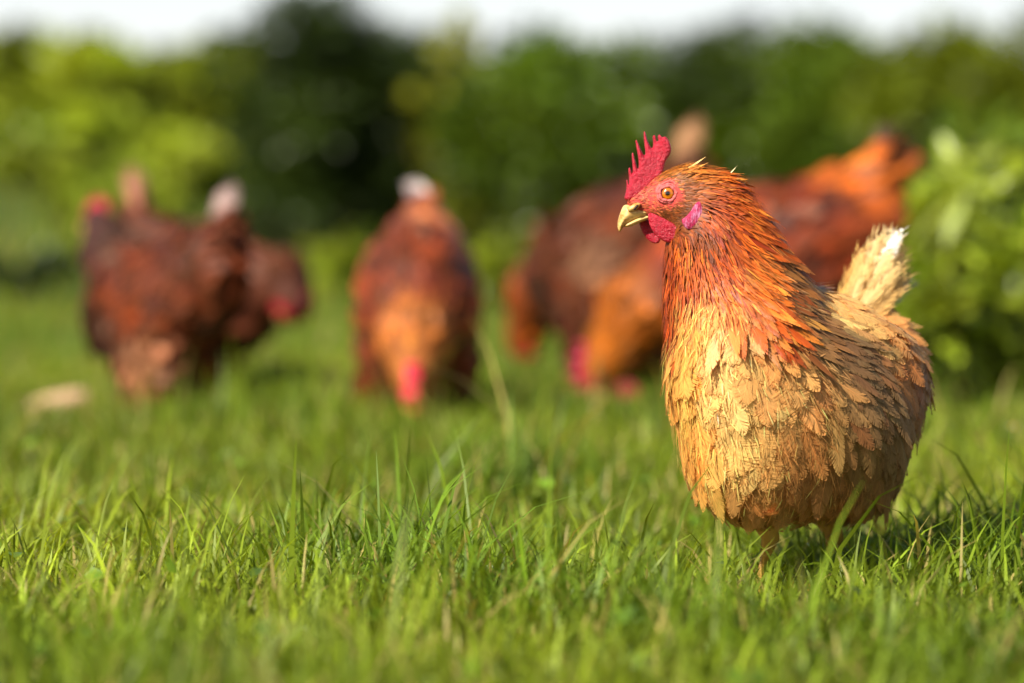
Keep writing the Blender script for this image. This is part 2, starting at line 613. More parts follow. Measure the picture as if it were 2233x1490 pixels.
def simple_template(kind):
    pts = {'contour': [(0, .5), (.4, .95), (.75, .9), (1, .25)], 'hackle': [(0, .5), (.35, 1), (.7, .7), (1, .05)]}[kind]
    V, UV, F = [], [], []
    for t, w in pts:
        for s in (-1, 0, 1):
            V.append((s * w, t, -0.16 * (s * w) ** 2)); UV.append((s, t, 0))
    for i in range(3):
        for j in range(2):
            F.append((i * 3 + j, i * 3 + j + 1, i * 3 + j + 4, i * 3 + j + 3))
    return np.array(V, float), np.array(F), np.array(UV, float)
LOWC, LOWH = simple_template('contour'), simple_template('hackle')

def frames(P, Nn, Fl, lift, roll=0.0):
    """feather frames: y along the flow, lifted off the skin"""
    Fl = Fl - (Fl * Nn).sum(1)[:, None] * Nn
    Fl /= np.linalg.norm(Fl, axis=1)[:, None] + 1e-9
    Y = Fl * np.cos(lift)[:, None] + Nn * np.sin(lift)[:, None]
    Z = Nn * np.cos(lift)[:, None] - Fl * np.sin(lift)[:, None]
    X = np.cross(Y, Z)
    if np.any(roll):
        c, s = np.cos(roll)[:, None], np.sin(roll)[:, None]
        X, Z = X * c + Z * s, Z * c - X * s
    return X, Y, Z

def bake_feathers(P, X, Y, Z, length, halfw, curl, cols, temps):
    """merge many feathers into arrays"""
    r = np.random.default_rng(5)
    pick = r.integers(0, len(temps), len(P))
    VV, FF, CC, UU, SS = [], [], [], [], []
    off = 0
    for k, T in enumerate(temps):
        ii = np.where(pick == k)[0]
        if not len(ii): continue
        v, f, uv = T
        y = v[:, 1]
        lx = v[None, :, 0] * halfw[ii, None]
        ly = y[None] * length[ii, None]
        lz = v[None, :, 2] * halfw[ii, None] * 1.6 - curl[ii, None] * length[ii, None] * (y ** 2)[None]
        w = P[ii, None] + lx[..., None] * X[ii, None] + ly[..., None] * Y[ii, None] + lz[..., None] * Z[ii, None]
        n = len(v)
        VV.append(w.reshape(-1, 3))
        FF.append((f[None] + off + n * np.arange(len(ii))[:, None, None]).reshape(-1, f.shape[1]))
        CC.append(np.repeat(cols[ii], n, 0))
        u = np.repeat(uv[None], len(ii), 0).copy()
        u[..., 2] = r.random(len(ii))[:, None]
        UU.append(u.reshape(-1, 3))
        SS.append(np.repeat(ii, n))
        off += n * len(ii)
    global SRC
    SRC = np.concatenate(SS)
    return np.concatenate(VV), np.concatenate(FF), {'Col': rgba(np.concatenate(CC)), 'fuv': np.concatenate(UU)}

def poisson(P, rad, order):
    """greedy thinning with a radius for each point"""
    keep = []
    K = np.empty((len(P), 3)); n = 0
    for i in order:
        if n:
            d = K[:n] - P[i]
            if (np.einsum('ij,ij->i', d, d) < rad[i] ** 2).any():
                continue
        K[n] = P[i]; n += 1
        keep.append(i)
    return np.array(keep)

def mesh_normals(me):
    n = np.empty(len(me.vertices) * 3, np.float32)
    me.vertices.foreach_get('normal', n)
    return n.reshape(-1, 3).astype(float)

# ------------------------------------------------------------------ the sharp hen in front
D0 = 2.5
HW = lambda px, py, dy=0.0: W(px, py, D0 + dy)
PX = 1 / 2500.0
hen_base = np.array([HW(1735, 860, 0.055)[0], D0 + 0.055, 0.0])
hen = thing('hen', 'sharp golden orange hen in front, standing with raised red comb and pale tail', 'hen', tuple(hen_base))
def local(V): return np.asarray(V) - hen_base

a45 = R(43)
AX = np.array([math.cos(a45), math.sin(a45), 0])            # breast -> tail
MB = np.stack([AX, np.array([-AX[1], AX[0], 0]), np.array([0, 0, 1.0])], 1)
MBt = MB @ np.array([[math.cos(R(12)), 0, -math.sin(R(12))], [0, 1, 0], [math.sin(R(12)), 0, math.cos(R(12))]])

def hen_sdf(p):
    c = lambda *a: HW(*a)
    d = ell(p, c(1746, 868, 0.055), (0.121, 0.098, 0.097), MB)
    d = smin(d, ell(p, c(1622, 810, -0.012), (0.064, 0.064, 0.085), MB), 0.03)               # breast
    d = smin(d, ell(p, c(1700, 792, 0.03), (0.10, 0.075, 0.055), MB), 0.03)                # back and shoulders
    d = smin(d, ell(p, c(1900, 808, 0.15), (0.038, 0.054, 0.058), MB), 0.03)                  # rump
    d = smin(d, cone(p, c(1885, 760, 0.16), c(1890, 690, 0.175), 0.030, 0.018), 0.02)        # tail root
    d = smin(d, ell(p, c(1650, 995, 0.005), (0.066, 0.056, 0.060), MB), 0.03)               # thighs
    d = smin(d, ell(p, c(1815, 995, 0.055), (0.066, 0.056, 0.058), MB), 0.03)
    d = smin(d, ell(p, c(1878, 842, 0.012), (0.085, 0.030, 0.062), MB), 0.012)               # folded wing
    n = cone(p, c(1545, 452, 0), c(1566, 520, 0), 70 * PX, 104 * PX, 1.45)
    n = smin(n, cone(p, c(1566, 520, 0), c(1597, 640, 0.004), 104 * PX, 138 * PX, 1.3), 0.02)
    n = smin(n, cone(p, c(1597, 640, 0.004), c(1650, 740, 0.016), 138 * PX, 150 * PX, 1.25), 0.02)
    d = smin(d, n, 0.02)
    h = ell(p, c(1486, 432, 0), (66 * PX, 45 * PX, 60 * PX))
    h = smin(h, cone(p, c(1465, 446, 0), c(1402, 447, 0), 40 * PX, 22 * PX, 1.3), 0.012)
    h = smin(h, cone(p, c(1500, 420, 0), c(1545, 435, 0), 52 * PX, 62 * PX, 1.25), 0.014)
    h = smin(h, cone(p, c(1380, 440, 0), c(1440, 410, 0), 14 * PX, 24 * PX, 1.2), 0.008)     # brow under the comb
    return smin(d, h, 0.012)

lo = HW(1340, 1140, -0.10); hi = HW(2060, 330, 0.0); hi[1] = D0 + 0.27; lo[1] = D0 - 0.13
hi[0] += 0.03; lo[0] -= 0.01; lo[2] = 0.06; hi[2] += 0.02
BV, BF = sdf_mesh(hen_sdf, lo, hi, 0.0036)
tmp_me = mesh_np('hen_body', local(BV), BF, None)
BN = mesh_normals(tmp_me)
bpy.data.meshes.remove(tmp_me)
bp = proj(BV)

# flow, size and colour of the plumage, given by guides: px, py, flow dx, dy, depth flow, length px, half width px, colour, type
GOLD, BUFF, PALE = (236, 174, 82), (244, 192, 112), (238, 190, 120)
RUST, ORG, DRUST = (176, 66, 14), (204, 98, 30), (140, 44, 10)
HK = np.array([.84, .72, .45])
OLIVE, TAUPE, GREYB = (150, 100, 52), (128, 96, 66), (112, 86, 62)
G = [  # head
    (1400, 440, 1, .1, .1, 9, 2, (170, 90, 60), 0), (1450, 480, 1, .35, .1, 11, 2.0, (112, 56, 18), 0), (1470, 385, 1, -.15, .1, 14, 2.6, (146, 82, 22), 0),
    (1500, 470, 1, .4, .1, 13, 2.2, (112, 56, 16), 0), (1510, 410, 1, .05, .1, 18, 3.4, (140, 72, 22), 0),
    (1540, 375, 1, .05, .1, 44, 7, (206, 118, 46), 1), (1500, 368, 1, -.2, .1, 34, 6, (196, 120, 46), 1),
    (1580, 385, 1, .25, .1, 52, 8, (196, 96, 32), 1), (1560, 430, 1, .3, .1, 46, 8, (178, 78, 22), 1), (1545, 520, .3, .95, .1, 50, 8, (140, 72, 36), 1), (1620, 430, .75, .7, .2, 56, 9, (196, 96, 36), 1),
    (1550, 480, .6, .8, .1, 44, 8, (184, 78, 22), 1),
    # neck
    (1455, 570, .02, 1, .02, 66, 8, (168, 62, 14), 1), (1450, 650, .05, 1, 0, 80, 9, (160, 52, 12), 1), (1500, 560, .12, 1, .02, 64, 9, (194, 92, 24), 1),
    (1560, 560, .5, .85, .1, 66, 10, (196, 84, 22), 1), (1640, 520, .75, .65, .3, 72, 11, (204, 100, 36), 1), (1500, 640, .15, 1, 0, 78, 10, (186, 74, 18), 1),
    (1580, 640, .5, .9, .1, 86, 13, (206, 104, 38), 1), (1650, 620, .6, .8, .3, 90, 14, (210, 112, 46), 1), (1690, 560, .6, .8, .5, 80, 12, (150, 92, 44), 1),
    (1720, 640, .6, .8, .6, 90, 12, (132, 92, 56), 1), (1600, 700, .35, 1, 0, 100, 15, (204, 104, 40), 1), (1670, 700, .4, .9, .3, 96, 14, (180, 78, 24), 1),
    (1740, 700, .6, .8, .5, 96, 12, (120, 84, 50), 1), (1500, 665, .05, 1, 0, 74, 12, (236, 184, 110), 1), (1550, 690, .06, 1, 0, 70, 22, (236, 174, 92), 2), (1605, 712, .15, 1, 0, 72, 25, BUFF, 2), (1665, 738, .3, 1, .1, 76, 26, (228, 158, 84), 2), (1505, 725, .02, 1, 0, 70, 24, GOLD, 2), (1470, 710, .05, 1, 0, 78, 10, (176, 72, 20), 1),
    # breast
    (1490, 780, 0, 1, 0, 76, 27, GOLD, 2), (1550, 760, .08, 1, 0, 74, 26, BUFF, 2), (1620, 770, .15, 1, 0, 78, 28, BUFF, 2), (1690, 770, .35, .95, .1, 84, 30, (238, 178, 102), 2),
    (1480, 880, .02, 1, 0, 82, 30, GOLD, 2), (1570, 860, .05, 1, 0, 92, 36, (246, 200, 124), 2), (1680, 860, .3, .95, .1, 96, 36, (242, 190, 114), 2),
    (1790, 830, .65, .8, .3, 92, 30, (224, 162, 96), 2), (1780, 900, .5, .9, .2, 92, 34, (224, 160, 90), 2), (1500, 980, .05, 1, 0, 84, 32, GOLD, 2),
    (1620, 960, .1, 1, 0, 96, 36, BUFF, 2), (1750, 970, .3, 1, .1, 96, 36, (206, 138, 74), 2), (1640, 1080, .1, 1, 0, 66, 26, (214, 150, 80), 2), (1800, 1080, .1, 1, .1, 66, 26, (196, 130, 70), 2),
    # wing, shade of this side put into the grey-brown
    (1800, 720, .7, .7, .6, 92, 12, (118, 88, 60), 3), (1850, 760, .7, .75, .6, 100, 13, (120, 90, 62), 3), (1900, 820, .55, .85, .5, 110, 15, (136, 104, 70), 3),
    (1950, 880, .4, .95, .4, 110, 15, (142, 106, 70), 3), (1870, 880, .5, .9, .4, 96, 22, (158, 116, 72), 3), (1880, 960, .3, 1, .2, 100, 24, (150, 104, 58), 3), (1970, 960, .15, 1, .2, 110, 16, (140, 100, 60), 3),
    # rump
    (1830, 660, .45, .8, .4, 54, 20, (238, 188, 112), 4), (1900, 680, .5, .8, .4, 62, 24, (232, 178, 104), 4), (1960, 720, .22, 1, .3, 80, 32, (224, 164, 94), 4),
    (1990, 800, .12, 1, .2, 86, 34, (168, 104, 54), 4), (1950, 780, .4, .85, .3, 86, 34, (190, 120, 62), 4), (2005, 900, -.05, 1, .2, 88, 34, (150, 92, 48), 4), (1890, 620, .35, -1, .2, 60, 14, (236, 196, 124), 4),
]
GP = np.array([g[:2] for g in G], float)
GFL = np.array([[g[2], g[4], -g[3]] for g in G], float)
GLEN = np.array([g[5] for g in G], float) * PX
GHW = np.array([g[6] for g in G], float) * PX
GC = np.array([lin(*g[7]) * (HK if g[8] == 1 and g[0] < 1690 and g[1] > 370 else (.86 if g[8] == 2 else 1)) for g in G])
GT = np.array([g[8] for g in G])

def guide(pp, power=3.0):
    d2 = ((pp[:, None] - GP[None]) ** 2).sum(-1) + 60.0
    w = d2 ** (-power / 1.4)
    w /= w.sum(1)[:, None]
    return w @ GFL, w @ GLEN, w @ GHW, w @ GC, GT[d2.argmin(1)]

flow, flen, fhw, fcol, ftype = guide(bp)
# skin colour under the plumage; bare pink face round the eye and at the beak
inset = np.where(ftype == 0, 0.0, np.clip((np.hypot(*(bp - np.array([1457.0, 423.0])).T) - 70) / 60, 0, 1) * np.where(ftype == 1, .0055, .006))
body_me = mesh_np('hen_body', local(BV - BN * inset[:, None]), BF, M_SKIN)
skin = fcol * 0.55
eye_px = np.array([1457.0, 423.0])
de = np.hypot(*(bp - eye_px).T)
front = np.clip((1448 - bp[:, 0]) / 24.0, 0, 1) * np.clip((478 - bp[:, 1] - 0.15 * (bp[:, 0] - 1380)) / 14.0, 0, 1)
ring = np.clip((38 - de) / 9.0, 0, 1)
bare = np.clip(front + ring, 0, 1)
bare *= (bp[:, 0] < 1520) & (bp[:, 1] < 520)
pink = lin(196, 66, 60)
skin = skin * (1 - bare[:, None]) + pink * bare[:, None]
at = body_me.attributes.new('Col', 'FLOAT_COLOR', 'POINT')
at.data.foreach_set('color', rgba(skin).astype(np.float32).ravel())
hen_body = link('body', body_me, hen)

vary = lambda n, s: np.exp(rng.normal(0, s, n))
def tint(c, s=0.16, hue=0.10):
    n = len(c)
    c = c * vary(n, s)[:, None]
    h = rng.normal(0, hue, n)
    c = c * np.stack([1 + 0.0 * h, 1 + h, 1 + 1.2 * h], 1)
    return np.clip(c, 0.004, 0.92)

def place(sel, spacing, seed):
    ii = np.where(sel)[0]
    r = np.random.default_rng(seed)
    order = r.permutation(len(ii))
    k = poisson(BV[ii], spacing[ii], order)
    return ii[k]

# bristly feathers of the face
sel = (ftype == 0) & (bp[:, 0] < 1560) & (bare < 0.6)
ii = np.where(sel)[0]
rep = np.repeat(ii, 6)
Pj = BV[rep] + rng.normal(0, 0.0016, (len(rep), 3))
Pj = Pj - BN[rep] * ((Pj - BV[rep]) * BN[rep]).sum(1)[:, None]
Xf, Yf, Zf = frames(Pj, BN[rep], flow[rep] + rng.normal(0, .22, (len(rep), 3)), rng.uniform(0.10, 0.35, len(rep)))
v, f, a = bake_feathers(Pj, Xf, Yf, Zf, flen[rep] * vary(len(rep), .25), fhw[rep] * 0.7, np.full(len(rep), .25), tint(fcol[rep] * 0.9, .3, .1), [LOWH])
link('face_bristles', mesh_np('face_bristles', local(v), f, M_FLUFF, a), hen, 'stuff')
# sparse bristles on the bare skin
ii = np.where((bare > 0.3) & (de > 27) & (BN[:, 1] < 0.4))[0]
rep = np.repeat(ii, 4)
Pj = BV[rep] + rng.normal(0, 0.0015, (len(rep), 3)); Pj -= BN[rep] * ((Pj - BV[rep]) * BN[rep]).sum(1)[:, None]
Xf, Yf, Zf = frames(Pj, BN[rep], flow[rep] + rng.normal(0, .3, (len(rep), 3)), rng.uniform(0.1, 0.4, len(rep)))
v, f, a = bake_feathers(Pj, Xf, Yf, Zf, np.full(len(rep), 8 * PX), np.full(len(rep), 1.1 * PX), np.full(len(rep), .2), tint(np.repeat(lin(176, 84, 52)[None], len(rep), 0), .3), [LOWH])
link('skin_bristles', mesh_np('skin_bristles', local(v), f, M_FLUFF, a), hen, 'stuff')

# neck hackles
k = place(ftype == 1, np.clip(fhw * 0.78, 0.0023, 0.0046), 3)
n = len(k)
P = BV[k] - BN[k] * 0.002
fl = flow[k] + rng.normal(0, .10, (n, 3))
X, Y, Z = frames(P, BN[k], fl, rng.uniform(.06, .15, n), rng.normal(0, .10, n))
hc = fcol[k].copy()
dk = rng.random(n) < 0.28
hc[dk] *= np.array([.60, .42, .35])
lt = rng.random(n) < 0.12
hc[lt] = hc[lt] * 0.6 + lin(226, 150, 56) * 0.4
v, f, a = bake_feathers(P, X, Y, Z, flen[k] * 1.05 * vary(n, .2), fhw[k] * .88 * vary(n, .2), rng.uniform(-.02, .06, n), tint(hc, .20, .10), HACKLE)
hackN = BN[k][SRC]
TU = [(1480, 372, 66, -.55, (246, 206, 130)), (1488, 370, 58, -.32, (226, 156, 72)), (1484, 373, 48, -.15, (246, 206, 130)),
      (1552, 370, 58, .10, (206, 112, 44)), (1578, 386, 40, -.95, (250, 226, 170)), (1560, 376, 52, .16, (206, 112, 44)), (1510, 370, 60, .02, (220, 150, 70))]
vs, fs, cs_, us, off = [v], [f], [a['Col']], [a['fuv']], len(v)
for (tx, ty, tl, sl, tc) in TU:
    for dd in (-.006, .002):
        A = HW(tx, ty + 6, dd)[None]
        Yd = np.array([[1, .05 * (1 if dd > 0 else -1), -sl]]); Yd /= np.linalg.norm(Yd)
        Zd = np.array([[0, -.6, 1.0]]); Zd -= (Zd * Yd).sum() * Yd; Zd /= np.linalg.norm(Zd)
        vv, ff, aa = bake_feathers(A, np.cross(Yd, Zd), Yd, Zd, np.array([tl * PX]), np.array([(4.2 if sl > -.9 else 1.8) * PX]), np.array([-.05]), lin(*tc)[None], HACKLE[1:2])
        vs.append(vv); fs.append(ff + off); cs_.append(aa['Col']); us.append(aa['fuv']); off += len(vv)
srcN = np.concatenate([hackN] + [np.repeat(np.array([[-.3, -.6, .74]]), len(q), 0) for q in vs[1:]])
v, f, a = np.concatenate(vs), np.concatenate(fs), {'Col': np.concatenate(cs_), 'fuv': np.concatenate(us)}
o = link('neck_hackles', mesh_np('neck_hackles', local(v), f, M_HACKLE, a), hen, 'stuff')
soften(o.data, srcN, .55)

# loose fine barbs that give the plumage its hairy grain
def barbs(sel, per, length, halfw, spread, lift, cmul, name, mat):
    ii = np.where(sel & (BN[:, 1] < 0.45))[0]
    rep_ = np.repeat(ii, per)
    m = len(rep_)
    Pj = BV[rep_] + rng.normal(0, 0.0018, (m, 3)); Pj -= BN[rep_] * ((Pj - BV[rep_]) * BN[rep_]).sum(1)[:, None]
    Pj += BN[rep_] * rng.uniform(.0, .0035, m)[:, None]
    Xf, Yf, Zf = frames(Pj, BN[rep_], flow[rep_] + rng.normal(0, spread, (m, 3)), rng.uniform(*lift, m))
    c = fcol[rep_] * np.exp(rng.normal(0, .42, m))[:, None] * cmul
    v, f, a = bake_feathers(Pj, Xf, Yf, Zf, length * vary(m, .3), halfw * vary(m, .25), rng.uniform(-.1, .25, m), np.clip(c, .004, .85), [LOWH])
    o = link(name, mesh_np(name, local(v), f, mat, a), hen, 'stuff')
    soften(o.data, BN[rep_][SRC], .6)
barbs((ftype == 1) & (rng.random(len(BV)) < .7), 1, 34 * PX, 1.2 * PX, .12, (.05, .18), 1.0, 'neck_barbs', M_HACKLE)
barbs((ftype == 2) & (rng.random(len(BV)) < .36), 1, 30 * PX, 1.0 * PX, .26, (.06, .20), 1.12, 'breast_barbs', M_FEATHER)

# underlayer of soft feathers over breast, wing and rump, so that no skin shows
k = place(ftype >= 2, np.clip(fhw * 0.75, 0.006, 0.011), 4)
n = len(k)
P = BV[k] - BN[k] * 0.004
X, Y, Z = frames(P, BN[k], flow[k] + rng.normal(0, .16, (n, 3)), rng.uniform(.06, .14, n), rng.normal(0, .15, n))
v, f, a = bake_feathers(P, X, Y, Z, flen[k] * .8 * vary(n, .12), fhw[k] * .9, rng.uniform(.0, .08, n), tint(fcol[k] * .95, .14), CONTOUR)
o = link('down_coat', mesh_np('down_coat', local(v), f, M_FEATHER, a), hen, 'stuff')
soften(o.data, BN[k][SRC], .6)

# contour feathers one by one: those towards the camera as parts, the rest joined
k = place(ftype >= 2, np.where(ftype == 2, fhw * 1.05, np.where(ftype == 3, fhw * 1.1, fhw * .9)), 6)
facing = (-BN[k][:, 1] + 0.25 * BN[k][:, 0] + (bp[k][:, 1] < 955) * 0.8)
order = np.argsort(-facing)
near, rest = k[order[:296]], k[order[296:]]
def contour_params(k):
    n = len(k)
    P = BV[k] - BN[k] * rng.uniform(.0, .003, n)[:, None]
    X, Y, Z = frames(P, BN[k], flow[k] + rng.normal(0, 1, (n, 3)) * np.where(ftype[k] == 2, .22, .09)[:, None], np.where(ftype[k] == 4, rng.uniform(.0, .05, n), rng.uniform(.035, .09, n)), rng.normal(0, .07, n))
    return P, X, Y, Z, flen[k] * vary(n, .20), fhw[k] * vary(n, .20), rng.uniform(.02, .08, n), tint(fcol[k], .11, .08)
P, X, Y, Z, Ls, Hs, Cu, Cs = contour_params(rest)
v, f, a = bake_feathers(P, X, Y, Z, Ls, Hs, Cu, Cs, CONTOUR)
o = link('far_feathers', mesh_np('far_feathers', local(v), f, M_FEATHER, a), hen, 'stuff')
soften(o.data, BN[rest][SRC], .55)
P, X, Y, Z, Ls, Hs, Cu, Cs = contour_params(near)
fm = []
for s, T in enumerate(CONTOUR):
    for cu in (.05, .12):
        fm.append(mesh_np('feather', shape_feather(T, 1.0, 0.38, cu), T[1], M_FEATHER_OBJ, {'fuv': T[2] + np.array([0, 0, .137 * s])}))
        soften(fm[-1], np.repeat(np.array([[0, 0, 1.0]]), len(T[0]), 0), .72)
pl = local(P)
for i in range(len(near)):
    o = link('feather', fm[i % len(fm)], hen)
    sx = Hs[i] / 0.38
    m = Matrix(((*(X[i] * sx).tolist(), 0), (*(Y[i] * Ls[i]).tolist(), 0), (*(Z[i] * (0.5 * sx + 0.5 * Ls[i])).tolist(), 0), (0, 0, 0, 1))).transposed()
    m.translation = Vector(pl[i])
    o.matrix_local = m
    o.color = (*Cs[i].tolist(), 1)

# tail
tm = [mesh_np('tail_feather', shape_feather(T, 1.0, 0.17, .02 + .03 * s), T[1], M_TAIL, {'fuv': T[2] + np.array([0, 0, .21 * s])}) for s, T in enumerate(TAILT)]
TF = [  # root px,py,dy, tip px,py,dy, half width px, colour, facing (x,y,z)
    (1866, 690, .155, 1942, 500, .19, 32, (236, 204, 146), (-.35, -.9, .2)), (1874, 690, .140, 1952, 491, .172, 19, (252, 248, 242), (-.2, -.95, .2)),
    (1852, 700, .150, 1914, 503, .180, 28, (238, 206, 146), (-.5, -.85, .2)), (1840, 700, .150, 1890, 516, .178, 25, (234, 196, 128), (-.6, -.8, .2)),
    (1832, 700, .150, 1870, 540, .175, 22, (226, 180, 104), (-.6, -.8, .2)), (1822, 690, .150, 1852, 585, .170, 18, (226, 176, 98), (-.6, -.8, .2)),
    (1876, 695, .145, 1968, 548, .180, 24, (230, 192, 126), (-.1, -1, .2)), (1858, 705, .135, 1912, 530, .158, 26, (240, 208, 146), (-.4, -.9, .2)),
    (1880, 700, .135, 1966, 585, .165, 22, (226, 186, 116), (0, -1, .3)), (1866, 710, .130, 1940, 560, .150, 26, (238, 202, 136), (-.2, -1, .3)),
    (1846, 705, .135, 1890, 556, .155, 24, (236, 198, 126), (-.5, -.9, .3)), (1876, 710, .128, 1950, 610, .148, 22, (224, 180, 108), (0, -1, .4)),
    (1850, 690, .135, 1868, 596, .15, 20, (238, 200, 130), (-.5, -.8, .4)), (1870, 700, .125, 1908, 606, .14, 22, (240, 204, 136), (-.2, -.9, .5)),
    (1890, 700, .125, 1948, 628, .14, 22, (234, 190, 118), (.1, -.9, .5)), (1880, 690, .150, 1978, 575, .19, 20, (222, 182, 120), (.1, -1, .2)),
    (1868, 690, .150, 1930, 496, .185, 22, (244, 220, 172), (-.35, -.9, .2)), (1856, 690, .150, 1900, 512, .175, 20, (240, 206, 146), (-.45, -.9, .2)),
    (1895, 700, .19, 1976, 550, .22, 20, (150, 118, 84), (.3, -.9, 0)), (1905, 700, .20, 1982, 598, .23, 16, (200, 188, 176), (.3, -.9, 0)),
    (1885, 700, .20, 1964, 530, .235, 20, (176, 136, 92), (.3, -.9, 0)), (1834, 690, .14, 1846, 618, .155, 18, (232, 186, 104), (-.6, -.7, .4)),
]
TW = []
for i, (ax, ay, ad, bx, by, bd, hw, c, fc) in enumerate(TF):
    A, B = HW(ax, ay, ad), HW(bx, by, bd)
    y = B - A; Ln = np.linalg.norm(y) * 1.0; y /= np.linalg.norm(y)
    z = np.array(fc, float); z -= (z @ y) * y; z /= np.linalg.norm(z)
    x = np.cross(y, z)
    o = link('tail_feather', tm[i % len(tm)], hen)
    sx = hw * PX / 0.17
    m = Matrix(((*(x * sx).tolist(), 0), (*(y * Ln).tolist(), 0), (*(z * (0.5 * (sx + Ln))).tolist(), 0), (0, 0, 0, 1))).transposed()
    m.translation = Vector(local(A))
    o.matrix_local = m
    o.color = (*(lin(*c) * (.95 if i == 1 else .78)).tolist(), 1)
    TW.append((A, x, y, z, Ln, hw * PX, lin(*c), (.5, .9, .2, 1.2)[i % 4]))
    if i == 1: o['label'] = 'white tipped tail feather'

# loose wisps along the vanes of the tail feathers
wp, wx, wy, wz, wl_, wh_, wc = [], [], [], [], [], [], []
for (A, x, y, z, Ln, hw, c, bend) in TW:
    for q in range(46):
        t = rng.uniform(.25, .98); sd = 1 if rng.random() < .5 else -1; u = rng.uniform(.1, .95)
        p_ = A + y * Ln * t + x * hw * (sd * u * (1 if t < .8 else .7) + bend * t ** 2.2) + z * .0006
        d_ = y * rng.uniform(1.0, 1.4) + x * (sd * rng.uniform(.25, .55) + .25) + z * rng.uniform(-.04, .04)
        d_ /= np.linalg.norm(d_)
        z_ = z - d_ * (z @ d_); z_ /= np.linalg.norm(z_)
        wp.append(p_); wy.append(d_); wz.append(z_); wx.append(np.cross(d_, z_))
        wl_.append(rng.uniform(16, 30) * PX); wh_.append(rng.uniform(.45, .85) * PX)
        wc.append(c * np.array([1, .96, .85]) * math.exp(rng.normal(-.22, .2)))
v, f, a = bake_feathers(np.array(wp), np.array(wx), np.array(wy), np.array(wz), np.array(wl_), np.array(wh_), np.full(len(wp), .0), np.clip(np.array(wc), .01, .85), [LOWH])
link('tail_wisps', mesh_np('tail_wisps', local(v), f, M_FEATHER, a), hen, 'stuff')

# comb, wattles, earlobe, beak: outlines measured in the enlarged head, given real thickness
CS = 380 / 1665.0
def crop(pts): return [(1320 + x * CS, 280 + y * CS) for x, y in pts]
def plate(name, pts, r, thick, mat, dy, rot=0.0, tilt=0.0, h=0.0007, it=1, bend=None, power=.5):
    """outline in head-crop pixels -> solid; rot turns it about the vertical, tilt about the horizontal"""
    p = smooth_poly(crop(pts), it)
    c = p.mean(0)
    q = np.stack([(p[:, 0] - c[0]) * PX, -(p[:, 1] - c[1]) * PX], 1)
    V, F = inflate(q, r, h, power, thick)
    if bend is not None: V = bend(V)
    cr, sr = math.cos(rot), math.sin(rot)
    V = np.stack([V[:, 0] * cr - V[:, 1] * sr, V[:, 0] * sr + V[:, 1] * cr, V[:, 2]], 1)
    ct, st = math.cos(tilt), math.sin(tilt)
    V = np.stack([V[:, 0], V[:, 1] * ct - V[:, 2] * st, V[:, 1] * st + V[:, 2] * ct], 1)
    o = link(name, mesh_np(name, V, F, mat), hen)
    o.location = Vector(local(HW(c[0], c[1], dy)))
    return o

COMB = [(178, 668), (188, 635), (200, 590), (200, 520), (198, 496), (207, 486), (216, 500), (224, 545), (226, 470), (217, 400), (222, 376), (234, 372), (246, 400), (256, 440),
        (262, 400), (252, 310), (246, 250), (254, 232), (268, 236), (278, 280), (296, 350), (312, 395), (320, 340), (304, 240), (286, 135), (288, 112), (300, 108), (314, 140), (345, 215), (374, 265),
        (384, 240), (374, 150), (368, 60), (370, 34), (378, 26), (388, 40), (406, 110), (438, 185), (456, 190), (460, 130), (454, 85), (460, 66), (472, 62), (486, 80), (497, 125), (508, 120), (502, 82), (506, 64), (518, 58), (532, 72),
        (548, 88), (566, 76), (584, 86), (610, 125), (630, 185), (630, 225), (614, 265), (582, 310), (566, 370), (556, 430), (520, 480), (470, 510), (430, 560), (380, 610), (330, 650), (270, 690), (205, 695)]
bc = lambda V: np.stack([V[:, 0], V[:, 1] + 0.0035 * np.sin(V[:, 0] * 130 + V[:, 2] * 60) * np.clip(V[:, 2] / 0.03 + .5, 0, 1), V[:, 2]], 1)
plate('comb', COMB, 0.0050, 0.0046, M_COMB, 0.0, rot=R(4), h=0.00055, it=1, bend=bc)
WAT = [(402, 830), (412, 900), (440, 970), (500, 1045), (570, 1092), (640, 1102), (690, 1050), (704, 985), (680, 930), (620, 890), (540, 850), (460, 815), (420, 805)]
cup = lambda k: (lambda V: np.stack([V[:, 0], V[:, 1] + k * (V[:, 0] ** 2 + V[:, 2] ** 2), V[:, 2]], 1))
plate('wattle', WAT, 0.0035, 0.0024, M_COMB, -0.0150, rot=R(-6), tilt=R(8), bend=cup(6))
WAT2 = [(312, 890), (330, 950), (370, 1030), (430, 1088), (480, 1108), (525, 1090), (530, 1020), (490, 950), (430, 890), (370, 850), (325, 850)]
plate('wattle', WAT2, 0.0035, 0.0024, M_COMB, 0.0100, rot=R(8), bend=cup(-5))
LOBE = [(905, 690), (932, 730), (946, 800), (934, 855), (890, 925), (830, 970), (775, 962), (738, 915), (726, 868), (756, 856), (812, 800), (850, 735)]
plate('earlobe', LOBE, 0.0040, 0.0022, M_LOBE, -0.0268, rot=R(14), bend=cup(8))
UP = [(178, 725), (145, 795), (118, 880), (113, 930), (123, 975), (137, 996), (156, 975), (176, 938), (215, 905), (300, 865), (400, 838), (480, 826), (528, 826), (500, 795), (430, 770), (330, 755), (250, 735)]
bk = plate('beak', UP, 0.0085, 0.0075, M_BEAK, 0.0, h=0.0006, it=1, power=.6)
LOW = [(172, 948), (235, 944), (320, 906), (410, 872), (450, 845), (430, 820), (330, 838), (240, 880), (190, 910)]
lm = plate('lower_mandible', LOW, 0.006, 0.0052, M_BEAK, 0.0, h=0.0006, it=1)
lm.parent = hen
